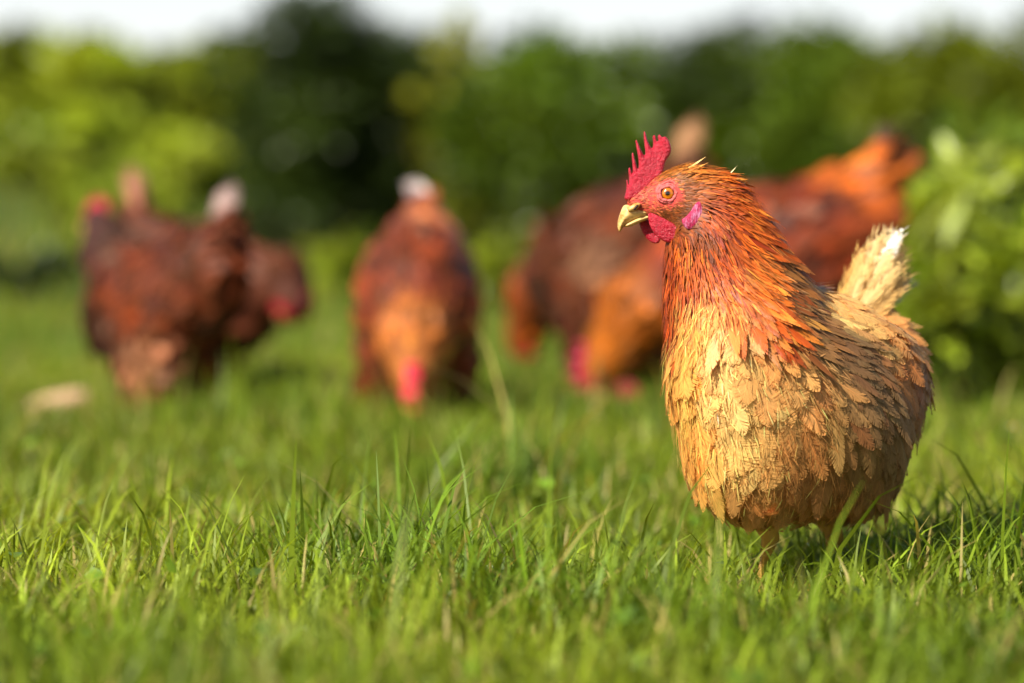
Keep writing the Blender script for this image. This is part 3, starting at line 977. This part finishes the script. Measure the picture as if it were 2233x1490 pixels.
# nostril with its flap
def ellipsoid(c, r, M=None, n=16):
    V, F = [], []
    for i in range(n + 1):
        th = math.pi * i / n
        for j in range(n * 2):
            ph = math.pi * j / n
            V.append((math.sin(th) * math.cos(ph), math.sin(th) * math.sin(ph), math.cos(th)))
    for i in range(n):
        for j in range(n * 2):
            F.append((i * 2 * n + j, (i + 1) * 2 * n + j, (i + 1) * 2 * n + (j + 1) % (2 * n), i * 2 * n + (j + 1) % (2 * n)))
    V = np.array(V) * np.array(r)
    if M is not None: V = V @ np.array(M).T
    return V + np.array(c), np.array(F)
rotY = lambda a: np.array([[math.cos(a), 0, math.sin(a)], [0, 1, 0], [-math.sin(a), 0, math.cos(a)]])
c = HW(1320 + 275 * CS, 280 + 752 * CS, -0.0085)
v, f = ellipsoid(c, (0.0062, 0.0030, 0.0026), rotY(R(-28)))
flap = link('nostril_flap', mesh_np('nostril_flap', local(v), f, M_BEAK), hen)
c = HW(1320 + 292 * CS, 280 + 756 * CS, -0.0112)
v, f = ellipsoid(c, (0.0030, 0.0010, 0.0011), rotY(R(-50)))
link('nostril', mesh_np('nostril', local(v), f, M_DARK), flap)

# eyes
for side in (-1, 1):
    dy = -0.0148 if side < 0 else 0.0148
    c = HW(1456.5, 422.5, dy)
    v, f = ellipsoid((0, 0, 0), (0.0071, 0.0071, 0.0056), n=20)
    e = link('eye', mesh_np('eye', v, f, M_EYE), hen)
    q = Vector((-.10 if side < 0 else -.3, side * 1.0, 0.04)).to_track_quat('Z', 'Y')
    e.location = Vector(local(c)); e.rotation_euler = q.to_euler()
    # lids: wrinkled ring round the eyeball
    for rr, tt, zz in ((0.0067, 0.0014, .0034), (0.0086, 0.0011, .0022), (0.0102, 0.0010, .0010)):
        n1, n2 = 48, 10
        V, F = [], []
        for i in range(n1):
            a = 2 * math.pi * i / n1
            r0 = rr * (1 + .05 * math.sin(5 * a + 1) + (.12 if rr > .009 else 0) * math.cos(a - .6))
            tk = tt * (1 + .18 * math.sin(9 * a) + .12 * math.sin(17 * a))
            for j in range(n2):
                b = 2 * math.pi * j / n2
                V.append(((r0 + tk * math.cos(b)) * math.cos(a) * 1.06, (r0 + tk * math.cos(b)) * math.sin(a) * .94, zz + tk * math.sin(b) * .8))
        for i in range(n1):
            for j in range(n2):
                F.append((i * n2 + j, ((i + 1) % n1) * n2 + j, ((i + 1) % n1) * n2 + (j + 1) % n2, i * n2 + (j + 1) % n2))
        l = link('eyelid', mesh_np('eyelid', np.array(V), np.array(F), M_LID), e)

# legs
def leg_mesh(hip, knee, foot, heading, s=1.0):
    parts = [tube([hip, knee, foot + np.array([0, 0, .012 * s])], [.016 * s, .0085 * s, .0072 * s], 10)]
    for a, L in ((-.55, .055), (0, .068), (.55, .055), (math.pi, .03)):
        d = np.array([math.cos(heading + a), math.sin(heading + a), 0])
        p0 = foot + np.array([0, 0, .012 * s])
        parts.append(tube([p0, p0 + d * L * .4 * s + np.array([0, 0, .002 * s]), p0 + d * L * .85 * s + np.array([0, 0, -.006 * s]), p0 + d * L * 1.1 * s + np.array([0, 0, -.011 * s])], [.0056 * s, .0052 * s, .004 * s, .0012 * s], 8))
    return join(parts)
for (px_, dy) in ((1650, 0.0), (1790, 0.06)):
    hp = HW(px_, 1090, dy)
    kn = HW(px_ + 30, 1175, dy + .02)
    ft = np.array([HW(px_ - 5, 1280, dy)[0], D0 + dy, ground_z(HW(px_, 1280, dy)[0], D0 + dy)])
    v, f = leg_mesh(hp, kn, ft, math.pi + R(40))
    link('leg', mesh_np('leg', local(v), f, M_LEG), hen)

# ------------------------------------------------------------------ the hens behind
M_COMB_FAR = simple('comb_skin_pink', lin(226, 40, 76), rough=0.4, nscale=60, namt=0.2, sss=0.05)  # brighter pink comb of the head-on hen
M_COMB_MAG = simple('comb_skin_magenta', lin(158, 14, 58), rough=0.4, nscale=60, namt=0.2, sss=0.05)
def bg_hen(name, label, loc, heading, scale, pose, seed, tail_col, body_cols, tail_len=.12, tail_lean=.35, pale=None, comb_col=M_COMB, face=1.0, comb_t=.004, spread=1.0, comb_s=1.2):
    r = np.random.default_rng(seed)
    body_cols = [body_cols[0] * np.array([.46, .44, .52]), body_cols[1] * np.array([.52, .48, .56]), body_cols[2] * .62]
    root = thing(name, label, 'hen', loc, heading, 'brown hens feeding on the lawn behind')
    P3 = lambda *a: np.array(a, float)
    pk = pose == 'peck'
    cu = pose == 'curl'
    th = R(20 if pk or cu else 4)
    Mb = np.array([[math.cos(th), 0, math.sin(th)], [0, 1, 0], [-math.sin(th), 0, math.cos(th)]])
    if pk:
        nk = [P3(.10, 0, .205), P3(.175, 0, .15), P3(.21, 0, .095)]; nr = (.072, .052, .034)
        hc, hf, hu = P3(.220, 0, .074), P3(.22, 0, -.97), P3(.97, 0, .22)
    elif cu:
        nk = [P3(.10, 0, .225), P3(.175, 0, .225), P3(.212, -.01, .19)]; nr = (.075, .055, .038)
        hc, hf, hu = P3(.212, -.02, .19), P3(-.45, -.15, -.85), P3(.88, -.2, -.4)
    else:
        nk = [P3(.09, 0, .25), P3(.145, 0, .31), P3(.16, 0, .345)]; nr = (.075, .048, .032)
        hc, hf, hu = P3(.172, 0, .358), P3(.97, 0, -.15), P3(.15, 0, .97)
    def fn(p):
        d = ell(p, (0, 0, .215), (.158, .100, .108), Mb)
        d = smin(d, ell(p, (.08, 0, .185), (.085, .088, .09)), .03)
        d = smin(d, ell(p, (-.10, 0, .255), (.085, .08, .085)), .03)
        for s in (-1, 1):
            d = smin(d, ell(p, (-.015, s * .052, .115), (.062, .046, .085)), .03)
        d = smin(d, cone(p, (-.13, 0, .30), (-.16, 0, .345), .055, .03), .03)
        for i in (0, 1):
            d = smin(d, cone(p, nk[i], nk[i + 1], nr[i], nr[i + 1]), .02)
        d = smin(d, ell(p, hc, (.030, .023, .030)), .012)
        return d
    V, F = sdf_mesh(fn, (-.27, -.15, 0.0), (.29, .15, .43), .007)
    Fk = lambda p: (p * 47 + 13)
    # mottled colour: guided patches
    def colour(p):
        ph = r.random(6) * 6.28
        a = .5 + .5 * np.sin(p[:, 0] * 31 + ph[0] + 2 * np.sin(p[:, 2] * 27 + ph[1])) * np.sin(p[:, 2] * 29 + ph[2] + 1.5 * np.sin(p[:, 1] * 31))
        a = np.clip(a + r.normal(0, .18, len(p)), 0, 1)[:, None]
        c = body_cols[0] * (1 - a) + body_cols[1] * a
        nkd = np.minimum(np.linalg.norm(p - nk[1], axis=1), np.linalg.norm(p - nk[2], axis=1))
        wn = np.clip((.085 - nkd) / .04, 0, 1)[:, None]
        c = c * (1 - wn) + body_cols[2] * wn
        if pale is not None:
            for (c0, rad, col) in pale:
                w = np.clip((rad - np.linalg.norm(p - np.array(c0), axis=1)) / (rad * .5), 0, 1)[:, None]
                c = c * (1 - w) + col * w
        return c
    hd = np.linalg.norm(V - hc, axis=1)
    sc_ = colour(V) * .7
    fw = np.clip((.027 * face - np.linalg.norm(V - (hc + hf * .02), axis=1)) / .01, 0, 1)[:, None]
    sc_ = sc_ * (1 - fw) + lin(206, 40, 62) * fw
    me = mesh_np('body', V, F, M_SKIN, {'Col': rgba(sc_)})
    link('body', me, root)
    Nn = mesh_normals(me)
    fl = np.repeat(np.array([[-1, 0, .25]]), len(V), 0)
    # flow: down the neck to the body, then to the tail
    wn = np.clip((V[:, 0] - .10) / .06, 0, 1)[:, None]
    axis = nk[0] - nk[2]; axis = axis / np.linalg.norm(axis)
    fl = fl * (1 - wn) + axis * wn
    low = np.clip((.13 - V[:, 2]) / .06, 0, 1)[:, None] * (1 - wn)
    fl = fl * (1 - low) + np.array([-.3, 0, -1.0]) * low
    ok = hd > .033 * face ** .5
    size = np.where(V[:, 0] > .14, .6, 1.0)
    ii = np.where(ok)[0]
    k = ii[poisson(V[ii], .0145 * size[ii], r.permutation(len(ii)))]
    n = len(k)
    X, Y, Z = frames(V[k], Nn[k], fl[k] + r.normal(0, .16, (n, 3)), r.uniform(.06, .3, n), r.normal(0, .25, n))
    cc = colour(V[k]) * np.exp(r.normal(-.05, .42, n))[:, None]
    gb = r.random(n) < .06
    cc[gb] = cc[gb] * .5 + lin(140, 104, 88) * .5
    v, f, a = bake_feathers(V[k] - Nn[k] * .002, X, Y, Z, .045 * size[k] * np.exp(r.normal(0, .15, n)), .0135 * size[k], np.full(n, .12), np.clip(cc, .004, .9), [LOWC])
    link('plumage', mesh_np('plumage', v, f, M_FEATHER, a), root, 'stuff')
    # tail fan
    for i in range(9):
        s = (i - 4) / 4.0
        T = TAILT[i % 4]
        A = P3(-.150, s * .026 * spread, .325)
        y = P3(-tail_lean, s * .30 * spread, 1.0 - .25 * abs(s)); y /= np.linalg.norm(y)
        z = P3(-.6, s * 1.4, -.1); z = z - (z @ y) * y
        z /= np.linalg.norm(z)
        x = np.cross(y, z)
        L = tail_len * (1 - .22 * abs(s))
        vv = shape_feather(T, L, .020, .05)
        w = A + vv[:, :1] * x + vv[:, 1:2] * y + vv[:, 2:] * z
        t = np.clip(T[2][:, 1], 0, 1)[:, None]
        c = tail_col[0] * (1 - t) + tail_col[1] * t
        link('tail_feather', mesh_np('tail_feather', w, T[1], M_FEATHER, {'Col': rgba(c), 'fuv': T[2]}), root)
    # head furniture
    hu = hu - hf * (hu @ hf) / (hf @ hf); hu = hu / np.linalg.norm(hu); hf = hf / np.linalg.norm(hf)
    hs = np.cross(hu, hf)
    def onhead(q): return hc + comb_s * (q[:, :1] * hf + q[:, 1:2] * hs + q[:, 2:] * hu)
    cb = smooth_poly(np.array([(.030, .008), (.026, .030), (.019, .022), (.012, .044), (.004, .026), (-.006, .046), (-.012, .026), (-.024, .040), (-.028, .014), (-.012, .006)]), 1)
    v, f = inflate(cb, .004, .0016, .5, comb_t); link('comb', mesh_np('comb', onhead(v), f, comb_col), root)
    wt = smooth_poly(np.array([(.026, -.012), (.026, -.036), (.014, -.046), (.004, -.034), (.006, -.012)]), 1)
    for s in (-1, 1):
        v, f = inflate(wt, .003, .0014); v = v + np.array([0, s * .009, 0])
        link('wattle', mesh_np('wattle', onhead(v), f, comb_col), root)
        v, f = ellipsoid((.006, s * .022, .006), (.0055, .004, .0055), n=8)
        link('eye', mesh_np('eye', onhead(v), f, M_DARK), root)
    v, f = tube([(.022, 0, 0), (.036, 0, -.002), (.046, 0, -.008)], [.009, .006, .001], 8)
    link('beak', mesh_np('beak', onhead(v), f, M_BEAK), root)
    for s in (-1, 1):
        v, f = leg_mesh(P3(-.01, s * .05, .09), P3(-.03, s * .05, .06), P3(-.01, s * .05, .0), 0.0, .9)
        link('leg', mesh_np('leg', v, f, M_LEG), root)
    root.scale = (scale,) * 3
    return root

bcol = lambda *c: [lin(*x) for x in c]
def spot(px, Y): return (W(px, 700, Y)[0], Y, 0.0)
# headings: 0 faces right (+X), 180 faces left, -90 faces the camera
bg_hen('hen', 'brown hen pecking head-on towards the camera, red comb in the grass and pale tail up', spot(912, 4.3), R(-90), .92, 'peck', 1,
       bcol((200, 160, 140), (226, 214, 214)), bcol((104, 40, 20), (190, 80, 34), (236, 138, 56)), tail_len=.085, pale=[((-.10, .03, .33), .07, lin(222, 128, 76))], face=1.35, comb_t=.009, spread=.35, comb_s=1.5, comb_col=M_COMB_FAR)
bg_hen('hen', 'orange hen feeding with head down behind the sharp hen, dark tail raised at its right', spot(1660, 4.4), R(187), 1.12, 'peck', 2,
       bcol((90, 44, 24), (34, 22, 24)), bcol((112, 34, 14), (204, 82, 20), (230, 124, 18)), tail_len=.10, tail_lean=.55, pale=[((-.13, 0, .33), .10, lin(226, 112, 34))], comb_t=.008, comb_s=1.25, comb_col=M_COMB_MAG)
bg_hen('hen', 'rust brown hen behind the orange feeding one, tan tail beside the sharp red comb', spot(1335, 5.1), R(130), 1.12, 'peck', 3,
       bcol((150, 100, 66), (196, 150, 112)), bcol((104, 42, 20), (140, 64, 30), (214, 100, 28)), pale=[((-.04, .08, .20), .06, lin(160, 112, 84))], comb_s=.8, spread=.5)
bg_hen('hen', 'dark brown hen at far left with raised head and red comb, pale belly fluff', spot(352, 4.4), R(138), .86, 'stand', 4,
       bcol((96, 56, 34), (206, 180, 176)), bcol((92, 38, 22), (170, 74, 30), (88, 46, 40)), tail_len=.11, tail_lean=.3, pale=[((-.02, .09, .10), .065, lin(150, 96, 64))], spread=.45)
bg_hen('hen', 'brown hen bent to the right behind the far left hen, pointed apricot tail up', spot(450, 5.0), R(-30), .9, 'curl', 5,
       bcol((230, 146, 100), (206, 150, 134)), bcol((92, 42, 26), (150, 70, 36), (120, 60, 34)), tail_len=.13, tail_lean=.2, face=1.2, spread=.4, comb_col=M_COMB_MAG, comb_s=1.0)

# ------------------------------------------------------------------ lawn grass
def blades(n, x0, x1, y0, y1, h, hs, wd, seed, dens=None, dry=.10):
    r = np.random.default_rng(seed)
    y = y0 + (y1 - y0) * r.random(n)
    k = y / y1
    half = (x1 - x0) / 2 * (0.45 + .55 * k)
    x = (x0 + x1) / 2 + half * (2 * r.random(n) - 1)
    patch = .5 + .5 * np.sin(2.3 * x + 1.1 * np.sin(1.9 * y)) * np.sin(2.0 * y + .7 + np.sin(2.7 * x))
    fine = .5 + .5 * np.sin(17 * x + 3 * np.sin(9 * y)) * np.sin(15 * y + 2 * np.sin(13 * x))
    clump = np.clip(.5 + .5 * np.sin(5.3 * x + 2.1 * np.sin(3.1 * y)) * np.sin(2.9 * y + 1.3 + 1.7 * np.sin(4.1 * x)), 0, 1) ** 3
    H = h * np.exp(r.normal(0, hs, n)) * (.50 + .35 * patch + .35 * fine + .7 * clump)
    ang = r.random(n) * 2 * math.pi
    bend = r.uniform(.15, 1.0, n) * H
    wv = wd * r.uniform(.6, 1.3, n)
    fa = ang + r.normal(math.pi / 2, .5, n)
    wx, wy = np.cos(fa) * wv / 2, np.sin(fa) * wv / 2
    z0 = ground_z(x, y) - .004
    V = np.zeros((n, 7, 3))
    for i, t in enumerate((0, .4, .75)):
        cx = x + np.cos(ang) * bend * t ** 2
        cy = y + np.sin(ang) * bend * t ** 2
        cz = z0 + H * (t - .18 * t * t * np.minimum(1, bend / H))
        w = (1, .85, .5)[i]
        V[:, 2 * i] = np.stack([cx - wx * w, cy - wy * w, cz], 1)
        V[:, 2 * i + 1] = np.stack([cx + wx * w, cy + wy * w, cz], 1)
    V[:, 6] = np.stack([x + np.cos(ang) * bend, y + np.sin(ang) * bend, z0 + H * (1 - .25 * np.minimum(1, bend / H))], 1)
    q = np.array([(0, 1, 3, 2), (2, 3, 5, 4)]); t = np.array([(4, 5, 6)])
    off = 7 * np.arange(n)[:, None, None]
    c = lin(96, 116, 24)[None] * (1 - patch[:, None]) + lin(138, 152, 36)[None] * patch[:, None]
    c = c * np.exp(r.normal(0, .28, n))[:, None]
    c = c * (1 - clump[:, None] * np.array([.45, .25, .2]))  # darker clumps put lawn shade into the blade colour
    d = r.random(n) < dry
    c[d] = lin(186, 170, 96) * r.uniform(.6, 1.1, d.sum())[:, None]
    return V.reshape(-1, 3), [(q[None] + off).reshape(-1, 4), (t[None] + off).reshape(-1, 3)], np.repeat(c, 7, 0)
sets = [blades(52000, -1.15, 1.15, 1.6, 4.3, .046, .32, .0042, 1), blades(46000, -2.0, 2.0, 4.3, 8.0, .036, .32, .0052, 2), blades(42000, -4.2, 4.2, 8.0, 17.0, .055, .35, .010, 3),
        blades(420, -1.3, 1.3, 2.9, 4.4, .10, .25, .0046, 4, dry=.35)]
v, f = join([(s[0], s[1]) for s in sets])
grass = link('grass', mesh_np('grass', v, f, M_GRASS, {'Col': rgba(np.concatenate([s[2] for s in sets]))}))
grass['kind'] = 'stuff'
grass['label'] = 'short sunlit lawn grass with taller bent blades'
grass['category'] = 'grass'

# broad little weed leaves between the blades
def leaves(P, size, r, cols, up=.6, aspect=.5, droop=.15, dirs=None):
    n = len(P)
    d = r.normal(0, 1, (n, 3)) if dirs is None else dirs + r.normal(0, .3, (n, 3))
    d[:, 2] *= .6
    d /= np.linalg.norm(d, axis=1)[:, None]
    nz = r.normal(0, 1, (n, 3)) * (1 - up) + np.array([0, 0, 1]) * up
    X = np.cross(d, nz); X /= np.linalg.norm(X, axis=1)[:, None] + 1e-9
    Z = np.cross(X, d)
    S = size[:, None]
    prof = ((0, .06), (.33, 1.0), (.7, .72))
    V = np.zeros((n, 10, 3)); j = 0
    for t, w in prof:
        for s in (-1, 0, 1):
            V[:, j] = P + d * S * t + X * S * aspect * .5 * w * s + Z * S * (abs(s) * .10 * w - droop * t * t); j += 1
    V[:, 9] = P + d * S - Z * S * droop
    q = []
    for i in range(2):
        for k in range(2):
            q.append((i * 3 + k, i * 3 + k + 1, i * 3 + k + 4, i * 3 + k + 3))
    t = [(6, 7, 9), (7, 8, 9)]
    off = 10 * np.arange(n)[:, None, None]
    return V.reshape(-1, 3), [(np.array(q)[None] + off).reshape(-1, 4), (np.array(t)[None] + off).reshape(-1, 3)], np.repeat(cols, 10, 0)
r = np.random.default_rng(77)
n = 2600
y = 1.8 + 7 * r.random(n) ** 1.3
x = (r.random(n) * 2 - 1) * (.5 + .22 * y)
v, f, c = leaves(np.stack([x, y, ground_z(x, y) + r.uniform(.005, .05, n)], 1), r.uniform(.008, .022, n), r, lin(96, 124, 34)[None] * np.exp(r.normal(0, .3, n))[:, None], .75, .8)
wd = link('clover', mesh_np('clover', v, f, M_LEAF, {'Col': rgba(c)}))
wd['kind'] = 'stuff'; wd['label'] = 'small broad clover leaves growing among the grass'; wd['category'] = 'clover'

# ------------------------------------------------------------------ shrubs and hedge
def shrub(name, label, loc, rad, height, n, leaf, cols, seed, clumps=26, aspect=.5, up=.5, z0=.02, group='shrubs behind the lawn', cat='shrub'):
    r = np.random.default_rng(seed)
    loc = (loc[0], loc[1], float(ground_z(loc[0], loc[1])))
    root = thing(name, label, cat, loc, 0, group)
    # clumps through the volume of the crown
    C = []
    while len(C) < clumps:
        p = r.uniform(-1, 1, 3)
        if .25 < np.linalg.norm(p) < 1: C.append(p)
    C = np.array(C) * np.array([rad[0], rad[1], height / 2]) * .86 + np.array([0, 0, height / 2 + z0])
    cr = r.uniform(.16, .34, clumps) * min(rad[0], height / 2) * 1.25
    k = r.integers(0, clumps, n)
    d = r.normal(0, 1, (n, 3)); d /= np.linalg.norm(d, axis=1)[:, None]
    P = C[k] + d * (cr[k] * r.random(n) ** .4)[:, None]
    P[:, 2] = np.maximum(P[:, 2], z0)
    ck = np.exp(r.normal(0, .28, clumps))[k] * np.exp(r.normal(0, .2, n))
    w = r.random(clumps)[k][:, None]
    col = (cols[0] * (1 - w) + cols[1] * w) * ck[:, None]
    v, f, c = leaves(P, leaf * np.exp(r.normal(0, .25, n)), r, np.clip(col, .003, .8), up, aspect, .2, dirs=d + np.array([0, 0, .2]))
    link('crown', mesh_np('crown', v, f, M_LEAF, {'Col': rgba(c)}), root)
    parts = []
    for i in range(min(9, clumps)):
        q = C[i]
        b = np.array([q[0] * .15, q[1] * .15, -.02])
        m = b * .45 + q * .55 + np.array([0, 0, .1 * height])
        parts.append(tube([b, m, q], [.016 * height + .004, .010 * height + .003, .003], 6))
    v, f = join(parts)
    link('stem', mesh_np('stem', v, f, M_STEM), root)
    return root
C2 = lambda a, b: (lin(*a), lin(*b))
def at(px, Y): return (float(W(px, 440, Y)[0]), Y, 0)
OLV, MID, SHADE_DRK, YEL, BRI = C2((104, 116, 28), (122, 134, 34)), C2((76, 98, 26), (98, 118, 34)), C2((44, 58, 20), (60, 76, 26)), C2((100, 112, 26), (136, 136, 32)), C2((124, 146, 34), (158, 168, 54))  # the darkest pair has hedge shade put into the leaf colour
LIT = C2((122, 138, 36), (150, 160, 48))  # lighter greens with sunlight put into the leaf colour
S = [('shrub', 'olive green shrub at the far left end of the hedge', at(-260, 14.6), (1.0, .6), .62, 9000, .085, LIT, 1),
     ('shrub', 'light green shrub with a yellow spot behind the far left hen', at(130, 14.2), (.75, .6), .55, 9000, .08, LIT, 2),
     ('shrub', 'soft green shrub behind the two left hens, beside the dark bush', at(430, 14.0), (.75, .6), .62, 9000, .08, OLV, 3),
     ('dark_bush', 'bush with shade put into its dark leaves, left of the head-on pecking hen', at(700, 11.6), (.42, .4), 1.02, 8000, .05, SHADE_DRK, 4),
     ('dark_bush', 'bush with shade put into its dark leaves, behind the head-on pecking hen tail', at(930, 12.6), (.5, .4), 1.08, 9000, .055, SHADE_DRK, 5),
     ('shrub', 'thin yellow green shrub beside the shade-dark bush', at(1010, 11.6), (.24, .2), .98, 1500, .055, YEL, 6),
     ('shrub', 'mid green shrub behind the gap between the pecking hens', at(1210, 11.0), (.42, .4), .92, 7000, .06, MID, 7),
     ('dark_bush', 'bush with shade put into its dark leaves, behind the sharp hen comb and nape', at(1560, 14.0), (.85, .6), 1.15, 10000, .06, SHADE_DRK, 8),
     ('shrub', 'mid green shrub behind the orange feeding hen', at(1850, 13.6), (.8, .6), 1.1, 8000, .08, MID, 9),
     ('shrub', 'olive shrub at the right end of the hedge', at(2240, 13.2), (1.0, .6), 1.1, 9000, .085, OLV, 10),
     ('shrub', 'wide olive shrub beyond the right end of the hedge', at(2650, 13.6), (.9, .6), 1.1, 8000, .085, OLV, 11)]
for (nm, lb, lc, rd, hh, n, lf, cl, sd) in S:
    shrub(nm, lb, lc, rd, hh, n, lf, cl, 100 + sd, clumps=40)
for (lb, lc, rd, hh, n, lf, cl, sd) in (
        ('low weed clump coloured dark for a shadow on the lawn, left of the raised red comb at far left', at(40, 8.6), (.22, .14), .13, 700, .035, SHADE_DRK, 31),  # dark leaves added where shadow lies on the lawn
        ('low weed clump coloured light for sunlit lawn between the bent hen and the head-on hen', at(735, 8.8), (.13, .12), .16, 500, .04, LIT, 32),  # light leaves added for a sunlit patch of lawn
        ('leafy weed clump between the head-on hen and the rust brown hen', at(1085, 8.2), (.13, .12), .26, 700, .04, OLV, 33),
        ('dark weed clump at the foot of the shade-dark bush', at(610, 10.2), (.25, .2), .22, 900, .04, SHADE_DRK, 34),
        ('bright yellow green weed clump on the rising grass above the raised comb', at(120, 11.6), (.34, .25), .20, 1200, .055, BRI, 36),
        ('yellow green weed clump at the far left edge of the rising grass', at(-60, 12.4), (.4, .3), .26, 1300, .06, BRI, 37),
        ('bright weed clump high on the rising grass below the soft green shrub', at(420, 12.2), (.36, .25), .30, 1200, .06, BRI, 38),
        ('light weed clump at the top of the rising grass below the light shrub', at(200, 13.2), (.45, .3), .24, 1300, .065, BRI, 39),
        ('low bright weed clump behind the pointed apricot tail', at(250, 10.5), (.3, .2), .20, 900, .05, LIT, 35)):
    shrub('weed_clump', lb, lc, rd, hh, n, lf, cl, 100 + sd, clumps=16, group='weed clumps on the lawn', cat='weed')
# leafy plant at right, close behind the sharp hen
rp = shrub('leafy_plant', 'tall bright leafy plant at the right behind the pale raised tail', at(2170, 5.3), (.22, .2), .40, 1000, .044, BRI, 201, clumps=22, aspect=.55, up=.55, group='plants at the right', cat='plant')
shrub('leafy_plant', 'low lush plant at the right edge beside the sharp hen flank', at(2150, 4.75), (.20, .14), .20, 700, .036, LIT, 202, clumps=14, aspect=.7, up=.6, group='plants at the right', cat='plant')
shrub('leafy_plant', 'dark leafy plant behind the tall bright one at right', at(2300, 6.4), (.4, .25), .55, 1300, .06, MID, 203, clumps=24, group='plants at the right', cat='plant')
r = np.random.default_rng(9)
for (ax, ay, bx, by) in ((2100, 425, 1985, 520), (2105, 430, 2058, 530), (2060, 350, 2150, 330), (2140, 400, 2225, 380)):
    A, B = W(ax, ay, 5.0), W(bx, by, 4.96)
    L = np.linalg.norm(B - A)
    v, f, c = leaves((A - np.array(rp.location))[None], np.array([L]), r, lin(176, 190, 104)[None], .8, .34, .1, dirs=np.array([(B - A) / L * 20]) * np.array([1, 1, 1 / .6]))
    link('leaf', mesh_np('leaf', v, f, M_LEAF, {'Col': rgba(c)}), rp)

# ------------------------------------------------------------------ small things in the grass
p = W(130, 892, 4.6)
log = bpy.data.objects.new('wood_chunk', None); COL.objects.link(log)
COL.objects.unlink(log); bpy.data.objects.remove(log)
pts = [(-.052, 0, .006), (-.03, .002, .010), (0, 0, .014), (.03, .002, .018), (.046, .004, .020)]
v, f = tube(pts, [.010, .015, .017, .016, .011], 10)
v += np.random.default_rng(3).normal(0, .0012, v.shape)
log = link('wood_chunk', mesh_np('wood_chunk', v, f, M_WOOD))
log.location = (p[0], p[1], max(p[2] - .012, .004)); log.rotation_euler = (0, R(-6), R(5))
log['label'] = 'pale broken piece of wood lying in grass at the far left'; log['category'] = 'wood'

p = W(2210, 932, 3.4)
dz = thing('glint_daisy', 'small white petals added for a dewdrop glint in the bright grass at lower right', 'flower', (p[0], p[1], 0))  # added flower stands in for the glint of a dewdrop
v, f = tube([(0, .004, 0), (0, .002, p[2] * .5), (0, 0, p[2])], [.0012, .001, .001], 6)
link('stem', mesh_np('stem', v, f, M_GRASS, {'Col': rgba(np.repeat(lin(96, 130, 40)[None], len(v), 0))}), dz)
v, f = ellipsoid((0, 0, p[2] + .001), (.0022, .0022, .0014), n=6)
link('flower_centre', mesh_np('flower_centre', v, f, M_POLLEN), dz)
for i in range(14):
    a = 2 * math.pi * i / 14
    d, s = np.array([math.cos(a), math.sin(a), .12]), np.array([-math.sin(a), math.cos(a), 0])
    b = np.array([0, 0, p[2]])
    V = np.array([b + d * .0015 - s * .0005, b + d * .0015 + s * .0005, b + d * .005 + s * .0011, b + d * .007, b + d * .005 - s * .0011])
    link('petal', mesh_np('petal', V, [np.array([(0, 1, 2, 4)]), np.array([(4, 2, 3)])], M_PETAL, smooth=False), dz)
